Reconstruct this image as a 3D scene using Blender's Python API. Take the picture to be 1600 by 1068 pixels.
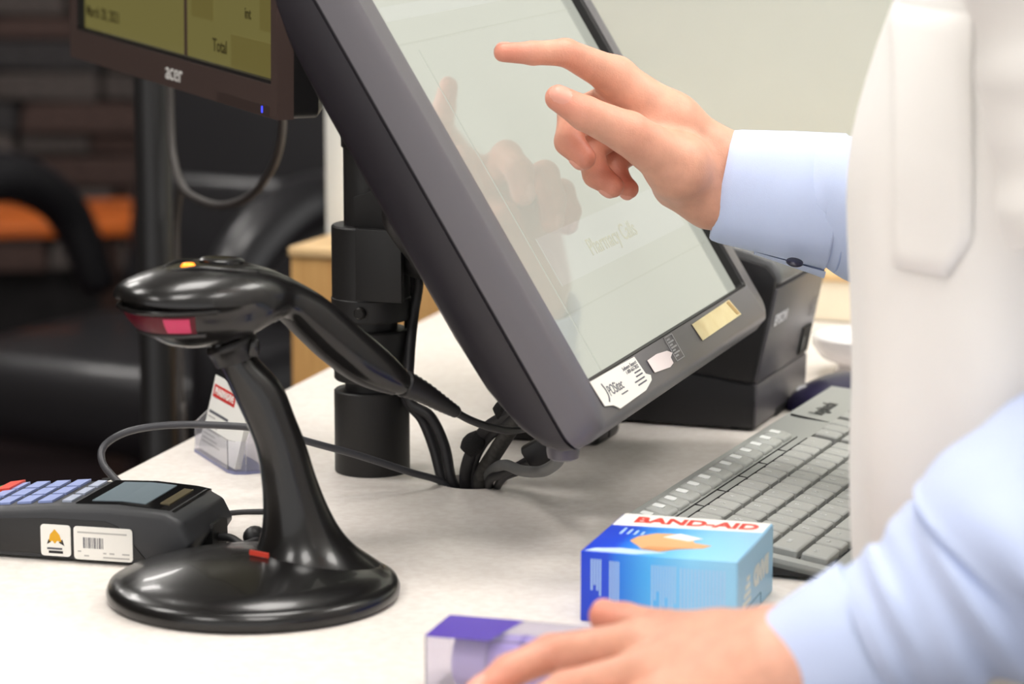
import bpy, bmesh, math, random
import numpy as np
from mathutils import Matrix, Vector, Euler
random.seed(7)
scn = bpy.context.scene
COL = scn.collection
for o in list(bpy.data.objects): bpy.data.objects.remove(o)
R = math.radians
Z0 = 0.92                     # height of the counter top above the floor

# ------------------------------------------------------------ camera
CF, CP, CH = 4530.0, R(9.93), 0.424     # focal length in pixels of a 1600 wide frame, pitch, height over counter
cam = bpy.data.cameras.new('camera'); co = bpy.data.objects.new('camera', cam); COL.objects.link(co)
co.location = (0, 0, Z0 + CH); co.rotation_euler = (R(90) - CP, 0, 0)
cam.sensor_width = 36; cam.lens = CF/1600*36; cam.clip_start = .05
cam.dof.use_dof = True; cam.dof.focus_distance = 1.80; cam.dof.aperture_fstop = 7.5
scn.camera = co
# ------------------------------------------------------------ world, exposure
w = bpy.data.worlds.new('world'); scn.world = w; w.use_nodes = True
w.node_tree.nodes['Background'].inputs[0].default_value = (1.0, .985, .97, 1)
w.node_tree.nodes['Background'].inputs[1].default_value = 1.1
scn.view_settings.view_transform = 'Standard'; scn.view_settings.look = 'None'
scn.view_settings.exposure = 0.2; scn.view_settings.gamma = 1; scn.view_settings.use_curve_mapping = False
LAMP = 14.0                   # strength of the ceiling light diffusers

def at(px, py, D):            # the point at depth D (metres along y) seen at a pixel of the photograph
    a = (px-800)/CF; b = (534-py)/CF
    d = (a, math.cos(CP)+b*math.sin(CP), -math.sin(CP)+b*math.cos(CP))
    t = D/d[1]
    return Vector((d[0]*t, D, Z0+CH+d[2]*t))
def C(x, y, z=0): return Vector((x, y, Z0+z))

# ------------------------------------------------------------ materials
def lin(c):
    return tuple((v/255/12.92 if v/255 <= .04045 else ((v/255+.055)/1.055)**2.4) for v in c) + (1,)
MATS = {}
def M(name, rgb=(128,128,128), rough=.5, metal=0, spec=.5, coat=0, var=0, vscale=40, bump=0, bscale=200, trans=0, ior=1.45,
      emit=None, estr=0, sub=0, rgb2=None, stretch=None, alpha=1, sheen=0):
    if name in MATS: return MATS[name]
    m = bpy.data.materials.new(name); m.use_nodes = True; nt = m.node_tree
    b = nt.nodes['Principled BSDF']
    b.inputs['Base Color'].default_value = lin(rgb); b.inputs['Roughness'].default_value = rough
    b.inputs['Metallic'].default_value = metal; b.inputs['Specular IOR Level'].default_value = spec
    b.inputs['Coat Weight'].default_value = coat; b.inputs['Transmission Weight'].default_value = trans
    b.inputs['IOR'].default_value = ior; b.inputs['Alpha'].default_value = alpha
    b.inputs['Sheen Weight'].default_value = sheen
    if sub:
        b.inputs['Subsurface Weight'].default_value = sub; b.inputs['Subsurface Radius'].default_value = (.01,.004,.002)
        b.inputs['Subsurface Scale'].default_value = .6
    if emit: b.inputs['Emission Color'].default_value = lin(emit); b.inputs['Emission Strength'].default_value = estr
    tc = nt.nodes.new('ShaderNodeTexCoord'); mp = nt.nodes.new('ShaderNodeMapping')
    nt.links.new(tc.outputs['Object'], mp.inputs[0])
    if stretch: mp.inputs['Scale'].default_value = stretch
    if var or rgb2:
        n = nt.nodes.new('ShaderNodeTexNoise'); n.inputs['Scale'].default_value = vscale; n.inputs['Detail'].default_value = 5
        nt.links.new(mp.outputs[0], n.inputs['Vector'])
        rp = nt.nodes.new('ShaderNodeValToRGB'); rp.color_ramp.elements[0].position = .35; rp.color_ramp.elements[1].position = .65
        c = lin(rgb); c2 = lin(rgb2) if rgb2 else tuple(min(1, v*(1+var)) for v in c[:3])+(1,)
        if not rgb2: c = tuple(v*(1-var) for v in c[:3])+(1,)
        rp.color_ramp.elements[0].color = c; rp.color_ramp.elements[1].color = c2
        nt.links.new(n.outputs[0], rp.inputs[0]); nt.links.new(rp.outputs[0], b.inputs['Base Color'])
    if bump:
        n = nt.nodes.new('ShaderNodeTexNoise'); n.inputs['Scale'].default_value = bscale; n.inputs['Detail'].default_value = 3
        nt.links.new(mp.outputs[0], n.inputs['Vector'])
        bp = nt.nodes.new('ShaderNodeBump'); bp.inputs['Strength'].default_value = bump; bp.inputs['Distance'].default_value = .001
        nt.links.new(n.outputs[0], bp.inputs['Height']); nt.links.new(bp.outputs[0], b.inputs['Normal'])
    MATS[name] = m; return m

# ------------------------------------------------------------ helpers
MW = {}
def tagp(o, label, cat, group=None, kind=None):
    if label: o['label'] = label
    if cat: o['category'] = cat
    if group: o['group'] = group
    if kind: o['kind'] = kind
    return o
def thing(name, label, cat, loc=(0,0,0), rot=(0,0,0), group=None, mat=None):
    o = bpy.data.objects.new(name, None); COL.objects.link(o); o.empty_display_size = .02
    m = mat if mat is not None else Matrix.Translation(loc) @ Euler(rot).to_matrix().to_4x4()
    o.matrix_world = m; MW[o] = m.copy()
    return tagp(o, label, cat, group)
def mesh(name, vf, mat, parent=None, world=False, smooth=False, angle=None, bevel=0, seg=2, T=None):
    me = bpy.data.meshes.new(name)
    if isinstance(vf, bmesh.types.BMesh):
        vf.to_mesh(me); vf.free()
    else:
        me.from_pydata([tuple(v) for v in vf[0]], [], [tuple(f) for f in vf[1]])
    if T is not None: me.transform(T)
    o = bpy.data.objects.new(name, me); COL.objects.link(o)
    if parent is not None:
        o.parent = parent
        if world: me.transform(MW[parent].inverted())
        MW[o] = MW[parent].copy()
    else: MW[o] = Matrix.Identity(4)
    bm = bmesh.new(); bm.from_mesh(me)
    if bevel:
        es = [e for e in bm.edges if len(e.link_faces) == 2 and e.calc_face_angle(0) > R(30)]
        bmesh.ops.bevel(bm, geom=es, offset=bevel, segments=seg, profile=.5, affect='EDGES', clamp_overlap=True)
    bmesh.ops.recalc_face_normals(bm, faces=bm.faces)
    for f in bm.faces: f.smooth = smooth or bool(bevel)
    if bevel or (smooth and angle):
        for e in bm.edges:
            if len(e.link_faces) == 2 and e.calc_face_angle(0) > (angle or R(40)): e.smooth = False
    bm.to_mesh(me); bm.free()
    if mat: me.materials.append(mat)
    return o
def box(x0, x1, y0, y1, z0, z1):
    v = [(x,y,z) for z in (z0,z1) for y in (y0,y1) for x in (x0,x1)]
    return v, [(0,2,3,1),(4,5,7,6),(0,1,5,4),(2,6,7,3),(0,4,6,2),(1,3,7,5)]
def join(*vfs):
    V = []; F = []
    for v, f in vfs:
        n = len(V); V += [tuple(p) for p in v]; F += [tuple(i+n for i in q) for q in f]
    return V, F
def loft(rings, cap=True, closed=True):
    n = len(rings[0]); V = [tuple(p) for r in rings for p in r]; F = []
    for i in range(len(rings)-1):
        for j in range(n if closed else n-1):
            k = (j+1) % n
            F.append((i*n+j, i*n+k, (i+1)*n+k, (i+1)*n+j))
    if cap:
        F.append(tuple(range(n))[::-1]); F.append(tuple(range((len(rings)-1)*n, len(rings)*n)))
    return V, F
def catmull(P, n=8):
    P = [Vector(p) for p in P]; Q = [P[0]*2-P[1]] + P + [P[-1]*2-P[-2]]; out = []
    for i in range(1, len(Q)-2):
        for k in range(n):
            t = k/n; a, b, c, d = Q[i-1], Q[i], Q[i+1], Q[i+2]
            out.append(.5*((2*b)+(c-a)*t+(2*a-5*b+4*c-d)*t*t+(3*b-a-3*c+d)*t**3))
    out.append(P[-1]); return out
def interp(L, n, N):
    x = np.linspace(0, len(L)-1, N); return np.interp(x, range(len(L)), L)
def tube(P, r, n=10, k=8, smooth=True, ry=None):
    pts = catmull(P, k) if smooth else [Vector(p) for p in P]
    rr = interp(r, 0, len(pts)) if isinstance(r, (list, tuple)) else [r]*len(pts)
    t = (pts[1]-pts[0]).normalized(); u = t.orthogonal().normalized(); rings = []
    for i, p in enumerate(pts):
        t2 = (pts[min(i+1, len(pts)-1)]-pts[max(i-1, 0)]).normalized()
        u = (u - t2*u.dot(t2)).normalized(); v = t2.cross(u)
        rings.append([p + (u*math.cos(a)+v*math.sin(a))*rr[i] for a in [2*math.pi*j/n for j in range(n)]])
    return loft(rings)
def lathe(prof, n=40, c=(0,0,0)):
    rings = [[(c[0]+r*math.cos(2*math.pi*j/n), c[1]+r*math.sin(2*math.pi*j/n), c[2]+z) for j in range(n)] for r, z in prof]
    return loft(rings)
def prism(poly, d0, d1, f=lambda a, b, d: (a, b, d)):
    n = len(poly); V = [f(a, b, d0) for a, b in poly] + [f(a, b, d1) for a, b in poly]
    F = [tuple(range(n))[::-1], tuple(range(n, 2*n))] + [(i, (i+1) % n, n+(i+1) % n, n+i) for i in range(n)]
    return V, F
def rrect(x0, x1, y0, y1, r, n=5):
    out = []
    for cx, cy, a0 in ((x1-r,y1-r,0),(x0+r,y1-r,90),(x0+r,y0+r,180),(x1-r,y0+r,270)):
        for k in range(n): a = R(a0+90*k/(n-1)); out.append((cx+r*math.cos(a), cy+r*math.sin(a)))
    return out
def text(name, s, size, mat, parent, T, align='CENTER', bold=0, depth=.0002, label=None, sx=1):
    cu = bpy.data.curves.new(name, 'FONT'); cu.body = s; cu.size = size; cu.align_x = align; cu.align_y = 'CENTER'
    cu.offset = bold; cu.extrude = depth/2; cu.resolution_u = 3
    t = bpy.data.objects.new(name, cu); COL.objects.link(t)
    me = bpy.data.meshes.new_from_object(t.evaluated_get(bpy.context.evaluated_depsgraph_get()))
    bpy.data.objects.remove(t); me.name = name
    me.transform(T @ Matrix.Diagonal((sx,1,1,1))); me.materials.clear(); me.materials.append(mat)
    o = bpy.data.objects.new(name, me); COL.objects.link(o); o.parent = parent
    if label: o['label'] = label
    return o
def frame(o, x, y, z):       # matrix from origin and three axes
    m = Matrix.Identity(4)
    for i, a in enumerate((x, y, z)):
        for j in range(3): m[j][i] = a[j]
    for j in range(3): m[j][3] = o[j]
    return m
def struct(o): o['kind'] = 'structure'; return o

# signed distance modelling for soft bodies: round cones joined by smooth union, polygonised by surface nets
def sd_cones(P, prims, k):
    d = np.full(len(P), 1e3)
    for a, b, r0, r1 in prims:
        a = np.array(a, float); b = np.array(b, float); ab = b-a; L2 = max(ab@ab, 1e-12)
        t = np.clip(((P-a)@ab)/L2, 0, 1)
        dd = np.linalg.norm(P-a-t[:,None]*ab, axis=1)-(r0+(r1-r0)*t)
        h = np.clip(.5+.5*(d-dd)/k, 0, 1); d = d*(1-h)+dd*h-k*h*(1-h)
    return d
def nets(fn, lo, hi, step):
    lo = np.array(lo); n = np.ceil((np.array(hi)-lo)/step).astype(int)+1
    g = np.stack(np.meshgrid(*[np.arange(k) for k in n], indexing='ij'), -1).reshape(-1, 3)
    S = fn(lo+g*step).reshape(n)
    ins = S < 0; c = [k-1 for k in n]
    cnt = np.zeros(c); acc = np.zeros(tuple(c)+(3,))
    cor = [(i,j,k) for i in (0,1) for j in (0,1) for k in (0,1)]
    sl = lambda q: tuple(slice(q[d], q[d]+c[d]) for d in range(3))
    for a in cor:
        for d in range(3):
            if a[d]: continue
            b = list(a); b[d] = 1; A = S[sl(a)]; B = S[sl(b)]; m = (A < 0) != (B < 0)
            t = np.where(m, A/np.where(A-B == 0, 1, A-B), 0)
            p = np.zeros(tuple(c)+(3,)); p += a; p[..., d] += t
            acc += p*m[..., None]; cnt += m
    act = cnt > 0; idx = -np.ones(c, int); idx[act] = np.arange(act.sum())
    cells = np.argwhere(act); V = lo+(cells+acc[act]/cnt[act][:, None])*step
    F = []
    for d in range(3):
        e = [0,0,0]; e[d] = 1
        A = ins[:-1 if d == 0 else None, :-1 if d == 1 else None, :-1 if d == 2 else None]
        B = ins[1 if d == 0 else 0:, 1 if d == 1 else 0:, 1 if d == 2 else 0:]
        q = np.argwhere(A != B); o1, o2 = [x for x in range(3) if x != d]
        q = q[(q[:, o1] > 0) & (q[:, o2] > 0) & (q[:, o1] < c[o1]) & (q[:, o2] < c[o2])]
        if not len(q): continue
        def ix(da, db):
            r = q.copy(); r[:, o1] -= da; r[:, o2] -= db; return idx[tuple(r.T)]
        F.append(np.stack([ix(1,1), ix(0,1), ix(0,0), ix(1,0)], 1))
    F = np.concatenate(F)
    for _ in range(3):        # pull the vertices onto the surface
        h = step*.25; s = fn(V); G = np.stack([fn(V+np.eye(3)[i]*h)-s for i in range(3)], 1)/h
        V = V-G*(s/np.maximum((G*G).sum(1), .2))[:, None]
    return V, F
def smooth_vf(V, F, it=2, lam=.5):
    V = V.copy()
    E = np.concatenate([F[:, [0,1]], F[:, [1,2]], F[:, [2,3]], F[:, [3,0]]]); E = np.concatenate([E, E[:, ::-1]])
    for _ in range(it):
        s = np.zeros_like(V); n = np.zeros(len(V)); np.add.at(s, E[:,0], V[E[:,1]]); np.add.at(n, E[:,0], 1)
        V += lam*(s/np.maximum(n,1)[:,None]-V)
    return V
def soft(prims, k, step, it=1, pad=.03):
    P = np.array([p for a, b, r0, r1 in prims for p in (a, b)]); r = max(max(q[2], q[3]) for q in prims)
    V, F = nets(lambda X: sd_cones(X, prims, k), P.min(0)-r-pad*.5, P.max(0)+r+pad*.5, step)
    return smooth_vf(V, F, it), F

CX = Vector((math.cos(R(-20)), math.sin(R(-20)), 0))      # across the counter, towards the cashier
CY = Vector((-CX.y, CX.x, 0))                              # along the counter, away from the camera
RZ = R(-20)
#==STRUCTURE==
# ------------------------------------------------------------ setting
floor_m = M('dark maroon carpet', (34,16,20), .95, var=.35, vscale=60, bump=.5, bscale=500)
pale = M('pale grey green wall paint', (203,206,196), .7, var=.02, vscale=8, bump=.05, bscale=300)
white_p = M('white painted trim', (232,232,226), .5)
ceil_m = M('white ceiling tile', (225,224,218), .9, bump=.3, bscale=400)
stone_m = [M('ledge stone '+n, c, .85, var=.35, vscale=14, bump=.8, bscale=60) for n, c in
           (('grey',(84,76,73)),('brown',(76,58,53)),('slate',(60,57,58)),('dark',(26,23,24)))]
wood_m = M('honey oak laminate', (196,148,88), .45, rgb2=(214,168,106), vscale=18, stretch=(6,6,.5), bump=.05, bscale=80)
lam_m = M('speckled cream laminate', (240,233,226), .42, rgb2=(231,222,214), vscale=170, bump=.02, bscale=600)
panel_m = M('grey counter panel', (150,146,140), .6)
floor = struct(mesh('floor', box(-5,4,-2,7.2,-.1,0), floor_m))
ceiling = struct(mesh('ceiling', box(-5,4,-2,7.2,2.75,2.85), ceil_m))
wb = struct(mesh('wall_back', box(-5,4,7.0,7.2,0,2.75), stone_m[3]))
wl = struct(mesh('wall_left', box(-5.1,-5,-2,7.2,0,2.75), M('dim beige wall', (120,110,100), .8)))
# courses of ledge stone on the back wall
random.seed(3)
stone_bm = []
for k in range(4):
    v, f = box(-.5,.5,-.5,.5,-.5,.5)
    v = [(a+random.uniform(-.04,.04), b+random.uniform(-.1,.1), c+random.uniform(-.08,.08)) for a, b, c in v]
    bm = bmesh.new(); vs = [bm.verts.new(p) for p in v]; [bm.faces.new([vs[i] for i in q]) for q in f]
    bmesh.ops.bevel(bm, geom=bm.edges[:], offset=.07, segments=1, affect='EDGES')
    me = bpy.data.meshes.new('stone'); bm.to_mesh(me); bm.free(); me.materials.append(stone_m[0]); stone_bm.append(me)
z = .30
while z < 1.35:
    h = random.choice((.055,.075,.095)); x = -1.75+random.uniform(0,.1)
    while x < -.15:
        wd = random.uniform(.14,.34)
        me = random.choice(stone_bm)
        o = bpy.data.objects.new('stone', me); COL.objects.link(o); o.parent = wb
        o.location = (x+wd/2, 6.985-random.uniform(0,.025), z+h/2); o.scale = (wd-.012, .06, h-.01)
        o.material_slots[0].link = 'OBJECT'; o.material_slots[0].material = random.choice(stone_m[:3]+stone_m[:2])
        x += wd
    z += h
# pale wall standing across the end of the counter, with a wooden ledge below it
WA = Vector((-.208, 2.702, 0)); 
wall_T = frame(WA, CX, CY, (0,0,1))
wr = struct(mesh('wall_right', box(.006,3.2,.12,.24,0,2.75), pale, T=wall_T))
tr = struct(mesh('trim_1', box(-.014,.008,.112,.248,0,2.75), white_p, T=wall_T, bevel=.003))
# ceiling lights; the last three are added to brighten the far background
dif_m = M('lit diffuser', (255,255,255), .5, emit=(255,251,246), estr=LAMP)
frm_m = M('white metal frame', (235,235,232), .4)
for i, (x, y, pos) in enumerate(((-1.3,.3,'leftmost, above the near side of the counter'),(.1,.5,'above the near end of the counter'),(1.5,.7,'rightmost, near the cashier'),(-1.5,2.2,'above the leather armchair side'),
                          (.0,1.9,'above the touch screen'),(1.4,1.9,'above the cashier'),(-1.6,4.3,'added over the aisle to brighten the armchair'),(-.3,4.3,'added beyond the pale wall to brighten the background'),(-1.6,5.9,'added over the side table to brighten the stone wall'))):
    t = thing('ceiling_light', 'square white ceiling light panel '+pos, 'light', (x,y,2.75), group='ceiling light panels')
    mesh('frame', join(box(-.32,.32,-.32,-.30,-.012,.0),box(-.32,.32,.30,.32,-.012,.0),box(-.32,-.30,-.30,.30,-.012,.0),box(.30,.32,-.30,.30,-.012,.0)), frm_m, t)
    mesh('diffuser', box(-.298,.298,-.298,.298,-.009,-.001), dif_m, t)
# counter: slab with a cable hole
EA, EB = Vector((-.266,1.897,0)), Vector((-.058,2.604,0)); ED = (EB-EA).normalized(); EN = Vector((ED.y,-ED.x,0))
def cp(s, p): return EA+ED*s+EN*p
HOLE = Vector((-.026,1.884,0)); HR = .023
cnt = thing('counter', 'long cream speckled laminate counter carrying the till equipment', 'counter', (HOLE.x, HOLE.y, 0))
s0, s1, pw = -1.25, .775, .540
bm = bmesh.new()
outer = [cp(s0,0), cp(s1,0), cp(s1-.033,pw), cp(s0,pw)]
def ring(z): 
    o_ = [bm.verts.new((p.x,p.y,z)) for p in outer]
    h_ = [bm.verts.new((HOLE.x+HR*math.cos(2*math.pi*j/40), HOLE.y+HR*math.sin(2*math.pi*j/40), z)) for j in range(40)]
    return o_, h_
To, Th = ring(Z0); Bo, Bh = ring(Z0-.04)
for a, b in ((To,Th),(Bo,Bh)):
    es = [bm.edges.new((L[i],L[(i+1)%len(L)])) for L in (a,b) for i in range(len(L))]
    bmesh.ops.triangle_fill(bm, use_beauty=True, edges=es)
for a, b in ((To,Bo),(Th,Bh)):
    for i in range(len(a)): bm.faces.new((a[i],a[(i+1)%len(a)],b[(i+1)%len(a)],b[i]))
ct = mesh('countertop', bm, lam_m, cnt, world=True)
mesh('body', prism([tuple(cp(s0+.03,.05)[:2]), tuple(cp(s1,.05)[:2]), tuple(cp(s1-.033,pw-.06)[:2]), tuple(cp(s0+.03,pw-.06)[:2])], .0, Z0-.16), panel_m, cnt, world=True)
# wooden cabinet beyond the counter and the cream upstand with an oak cap
cab = thing('oak_cabinet', 'honey coloured oak cabinet end behind the monitor pole', 'cabinet', WA, (0,0,RZ))
mesh('body', box(0,.30,0,.10,0,Z0+.032), wood_m, cab)
mesh('top', box(-.002,.302,-.003,.105,Z0+.033,Z0+.042), M('pale oak top', (222,186,134), .4, rgb2=(232,198,148), vscale=20, stretch=(.5,6,6)), cab, bevel=.0015)
up_ = thing('upstand', 'cream upstand with oak cap at the far end of the counter', 'upstand', WA, (0,0,RZ))
mesh('panel', box(.305,.95,.0,.10,Z0+.001,Z0+.036), M('cream laminate', (240,228,204), .5, var=.02), up_)
mesh('cap', box(.305,.95,-.003,.105,Z0+.0365,Z0+.044), MATS['pale oak top'], up_, bevel=.0015)
#==OBJECTS==
# ------------------------------------------------------------ touch monitor
blk = M('charcoal plastic', (41,38,43), .42, bump=.08, bscale=2500)
blk_lit = M('charcoal plastic painted lit', (98,95,100), .32, bump=.06, bscale=2500)  # same plastic as the shell, lightened to carry the light on the frame
black = M('black satin plastic', (24,23,24), .42, bump=.04, bscale=1500)
gloss = M('glossy black plastic', (17,16,16), .27, coat=.2)
rub = M('black rubber cable', (34,33,35), .5)
paper = M('white paper', (240,238,230), .7)
yaw, tilt, roll = R(70.72), R(31.37), R(.61)
uh = Vector((math.cos(yaw), math.sin(yaw), 0)); nh = Vector((math.sin(yaw), -math.cos(yaw), 0)); UP = Vector((0,0,1))
mw_ = UP*math.cos(tilt)-nh*math.sin(tilt); mn = nh*math.cos(tilt)+UP*math.sin(tilt)
mu = uh*math.cos(roll)+mw_*math.sin(roll); mw_ = mw_*math.cos(roll)-uh*math.sin(roll)
MS = .95
MO = C(.04086*MS, 1.732*MS, CH-(CH-.0947)*MS)
MT = frame(MO, mu, mw_, mn) @ Matrix.Scale(MS, 4)
mon = thing('touch_monitor', 'large tilted charcoal touch screen monitor on a black pole', 'monitor', mat=MT)
GW, GH = .376, .301
def rr(x0,x1,y0,y1,r,n_): return [(a,b,n_) for a,b in rrect(x0,x1,y0,y1,r,6)]
X0,X1,Y0,Y1 = -.026,.402,-.034,.327
mesh('inner_gasket', loft([rr(0,GW,0,GH,.002,-.003), rr(0,GW,0,GH,.002,.0055), rr(-.0015,GW+.0015,-.0015,GH+.0015,.003,.0072)], cap=False), black, mon)
mesh('front_frame', loft([rr(-.002,GW+.002,-.002,GH+.002,.003,.0075),
     rr(X0+.005,X1-.005,Y0+.0075,Y1-.006,.012,.0068), rr(X0+.002,X1-.002,Y0+.0035,Y1-.003,.013,.004), rr(X0+.0005,X1-.0005,Y0+.002,Y1-.001,.013,-.001), rr(X0,X1,Y0,Y1,.013,-.006), rr(X0,X1,Y0,Y1,.013,-.0150),
     rr(X0+.002,X1-.002,Y0+.002,Y1-.002,.012,-.0155)], cap=False), blk_lit, mon, smooth=True, angle=R(38))
mesh('rear_shell', loft([rr(X0+.002,X1-.002,Y0+.002,Y1-.002,.012,-.0152), rr(X0+.002,X1-.002,Y0+.002,Y1-.002,.012,-.0168), rr(X0,X1,Y0+.0005,Y1-.0005,.013,-.0172), rr(X0,X1,Y0+.003,Y1-.003,.014,-.025),
     rr(X0+.001,X1-.001,Y0+.010,Y1-.010,.016,-.033), rr(X0+.002,X1-.002,Y0+.022,Y1-.022,.02,-.040), rr(X0+.004,X1-.004,Y0+.042,Y1-.042,.024,-.0455),
     rr(X0+.008,X1-.008,Y0+.070,Y1-.070,.026,-.0485), rr(X0+.03,X1-.03,Y0+.10,Y1-.10,.03,-.052), rr(X0+.06,X1-.06,Y0+.12,Y1-.12,.03,-.066), rr(X0+.08,X1-.08,Y0+.13,Y1-.13,.03,-.070)]), blk, mon, smooth=True, angle=R(50))
# screen: backlit page under glass
sm = M('lit pale screen glass', (60,62,60), .075, spec=.5, emit=(226,228,214), estr=.47)
nt = sm.node_tree; b = nt.nodes['Principled BSDF']
b.inputs['IOR'].default_value = 2.7
mesh('screen', box(0,GW,0,GH,-.003,0), sm, mon)
def lit(name, rgb, s): return M(name, (60,62,60), .075, spec=.5, ior=2.7, emit=rgb, estr=s)
lm1 = lit('lit page panel', (230,232,222), .49); lm2 = lit('lit page line', (220,222,206), .46)
for x0,x1,y0,y1,m_ in ((.06,.345,.058,.092,lm1),(.02,.36,.252,.262,lm1)):
    mesh('page_panel', box(x0,x1,y0,y1,-.0004,.0002), m_, mon)
for y in (.04,.235): mesh('page_line', box(.01,.366,y,y+.0012,-.0004,.0003), lm2, mon)
mesh('page_line', box(.045,.0462,.0,.23,-.0004,.0003), lm2, mon)
text('page_text', 'Pharmacy Calls', .017, lit('lit page lettering', (226,223,196), .465), mon, Matrix.Translation((.19,.072,.0004)), depth=.0002)
# stickers on the lower bezel
def patch(name, pts, z, mat, parent, th=.0003, label=None):
    o = mesh(name, prism(pts, z, z+th), mat, parent)
    if label: o['label'] = label
    return o
BZ = .0078
ink = M('grey ink', (96,96,104), .7); ink2 = M('dark ink', (60,62,78), .7)
tm = Matrix.Identity(4)
st = mesh('service_sticker', prism([(-.0035,-.0018),(.0885,-.0030),(.0915,-.0160),(.0985,-.0185),(.0955,-.0215),(.0765,-.0250),(.0200,-.0256),(.0120,-.0215),(-.0015,-.0192)], BZ, BZ+.0004), paper, mon)
st['label'] = 'white service sticker with grey printing'
text('sticker_text', 'POSitec', .0098, ink2, st, Matrix.Translation((.0155,-.0132,BZ+.0005)), align='LEFT', sx=.92)
for s_, y_ in (('Software Support',-.0062),('1-800-663-2832',-.0092)): text('sticker_text', s_, .0036, ink, st, Matrix.Translation((.0865,y_,BZ+.0005)), align='RIGHT', sx=1.15)
for y_, L in ((-.0120,.013),(-.0145,.014),(-.0172,.021),(-.0198,.018)): mesh('sticker_line', box(.0865-L,.0865,y_-.0005,y_+.0005,BZ+.0004,BZ+.0006), ink, st)
mesh('sticker_line', box(.034,.047,-.0192,-.0184,BZ+.0004,BZ+.0006), ink, st)
mesh('sticker_stroke', tube([(.0110,-.0065,BZ+.0005),(.0128,-.0110,BZ+.0005),(.0120,-.0155,BZ+.0005),(.0085,-.0185,BZ+.0005)], .0005, 6), ink2, st)
o = patch('torn_sticker', [(.107,-.0095),(.1291,-.0092),(.1500,-.0110),(.1575,-.0140),(.1500,-.0160),(.1492,-.0200),(.1398,-.0212),(.1082,-.0187)], BZ, M('pinkish white paper', (240,228,226), .7), mon, label='torn remains of a white sticker')
rat = M('grey print', (176,176,178), .6)
rp = mesh('rating_print', join(box(.158,.1762,-.0033,-.0028,BZ,BZ+.0002),box(.158,.1762,-.0205,-.0200,BZ,BZ+.0002),box(.158,.1588,-.0205,-.0028,BZ,BZ+.0002),box(.1755,.1762,-.0205,-.0028,BZ,BZ+.0002)), rat, mon)
for k in range(7): mesh('print_line', box(.1605,.167+.006*(k%2),-.0058-k*.002,-.0047-k*.002,BZ,BZ+.0002), rat, rp)
o = patch('tape_label', [(.2228,-.0050),(.3225,-.0040),(.3310,-.0175),(.2257,-.0182)], BZ, M('yellowed tape', (232,212,158), .55, rgb2=(240,224,176), vscale=60), mon, label='strip of yellowed tape')
patch('tape_fold', [(.3135,-.0050),(.3190,-.0045),(.3280,-.0165),(.3215,-.0160)], BZ+.0003, M('brown tape edge', (190,158,104), .6), mon, th=.0004)
# stub below the near corner
mesh('speaker_foot', loft([[Vector((.0+r*math.cos(a), 0, 0))+Vector((0,r*math.sin(a),z_)) for a in [2*math.pi*j/24 for j in range(24)]] for r, z_ in ((.0100,.025),(.0098,-.008),(.0090,-.0115),(.006,-.0130))]), blk_lit, mon,
     world=True, smooth=True, angle=R(40), T=Matrix.Translation(at(880,684,1.655)))
# ------------------------------------------------------------ pole
PX, PY = -.0945, 1.9195
pole = thing('monitor_pole', 'thick black steel monitor pole standing on the counter', 'pole', C(PX,PY), (0,0,RZ))
def cyl(r, z0, z1, b=.0012, n=48): return lathe([(r-b,z0),(r,z0+b),(r,z1-b),(r-b,z1)], n)
pm = M('black powder coated steel', (30,29,29), .5, bump=.1, bscale=1800)
mesh('base_sleeve', lathe([(.025,0),(.0254,.001),(.0254,.0555),(.0246,.0563),(.019,.0563)],48), pm, pole, smooth=True, angle=R(35))
mesh('post', cyl(.0178,.0,.46), pm, pole, smooth=True, angle=R(35))
mesh('lower_sleeve', cyl(.0252,.063,.0975), pm, pole, smooth=True, angle=R(35))
mesh('collar', cyl(.0262,.104,.168), pm, pole, smooth=True, angle=R(35))
mesh('collar_band', cyl(.0268,.104,.120), pm, pole, smooth=True, angle=R(35))
mesh('cable_strap', cyl(.0192,.219,.243), black, pole, smooth=True, angle=R(35))
mesh('bolt', lathe([(.004,0),(.004,.003),(.003,.0038)],16), M('black bolt', (40,38,36), .35, metal=.6), pole, T=Matrix.Translation((.004,-.0270,.112)) @ Matrix.Rotation(R(90),4,'X'))
# bracket and arm reaching to the monitor back
bk = mesh('bracket', prism([(.0,.120),(.033,.120),(.033,.168),(.0,.168)], -.0270, -.0215, lambda a,b,d:(a,d,b)), pm, pole, bevel=.001)
mesh('arm_plate', prism([(-.004,.165),(.085,.165),(.085,.200),(.045,.205),(-.004,.188)], -.020, -.0145, lambda a,b,d:(a,d,b)), pm, pole, bevel=.001)
mc = MO+mu*.14+mw_*.15-mn*.05
mesh('arm', tube([C(PX,PY,.15)+CX*.02, C(PX,PY,.15)+CX*.05-CY*.02, mc-mn*.05, mc-mn*.012], .013, 12), pm, pole, world=True, smooth=True)
mesh('mount_plate', box(.14-.055,.14+.055,.15-.055,.15+.055,-.078,-.069), pm, pole, T=MW[pole].inverted() @ MT, bevel=.002)
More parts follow.
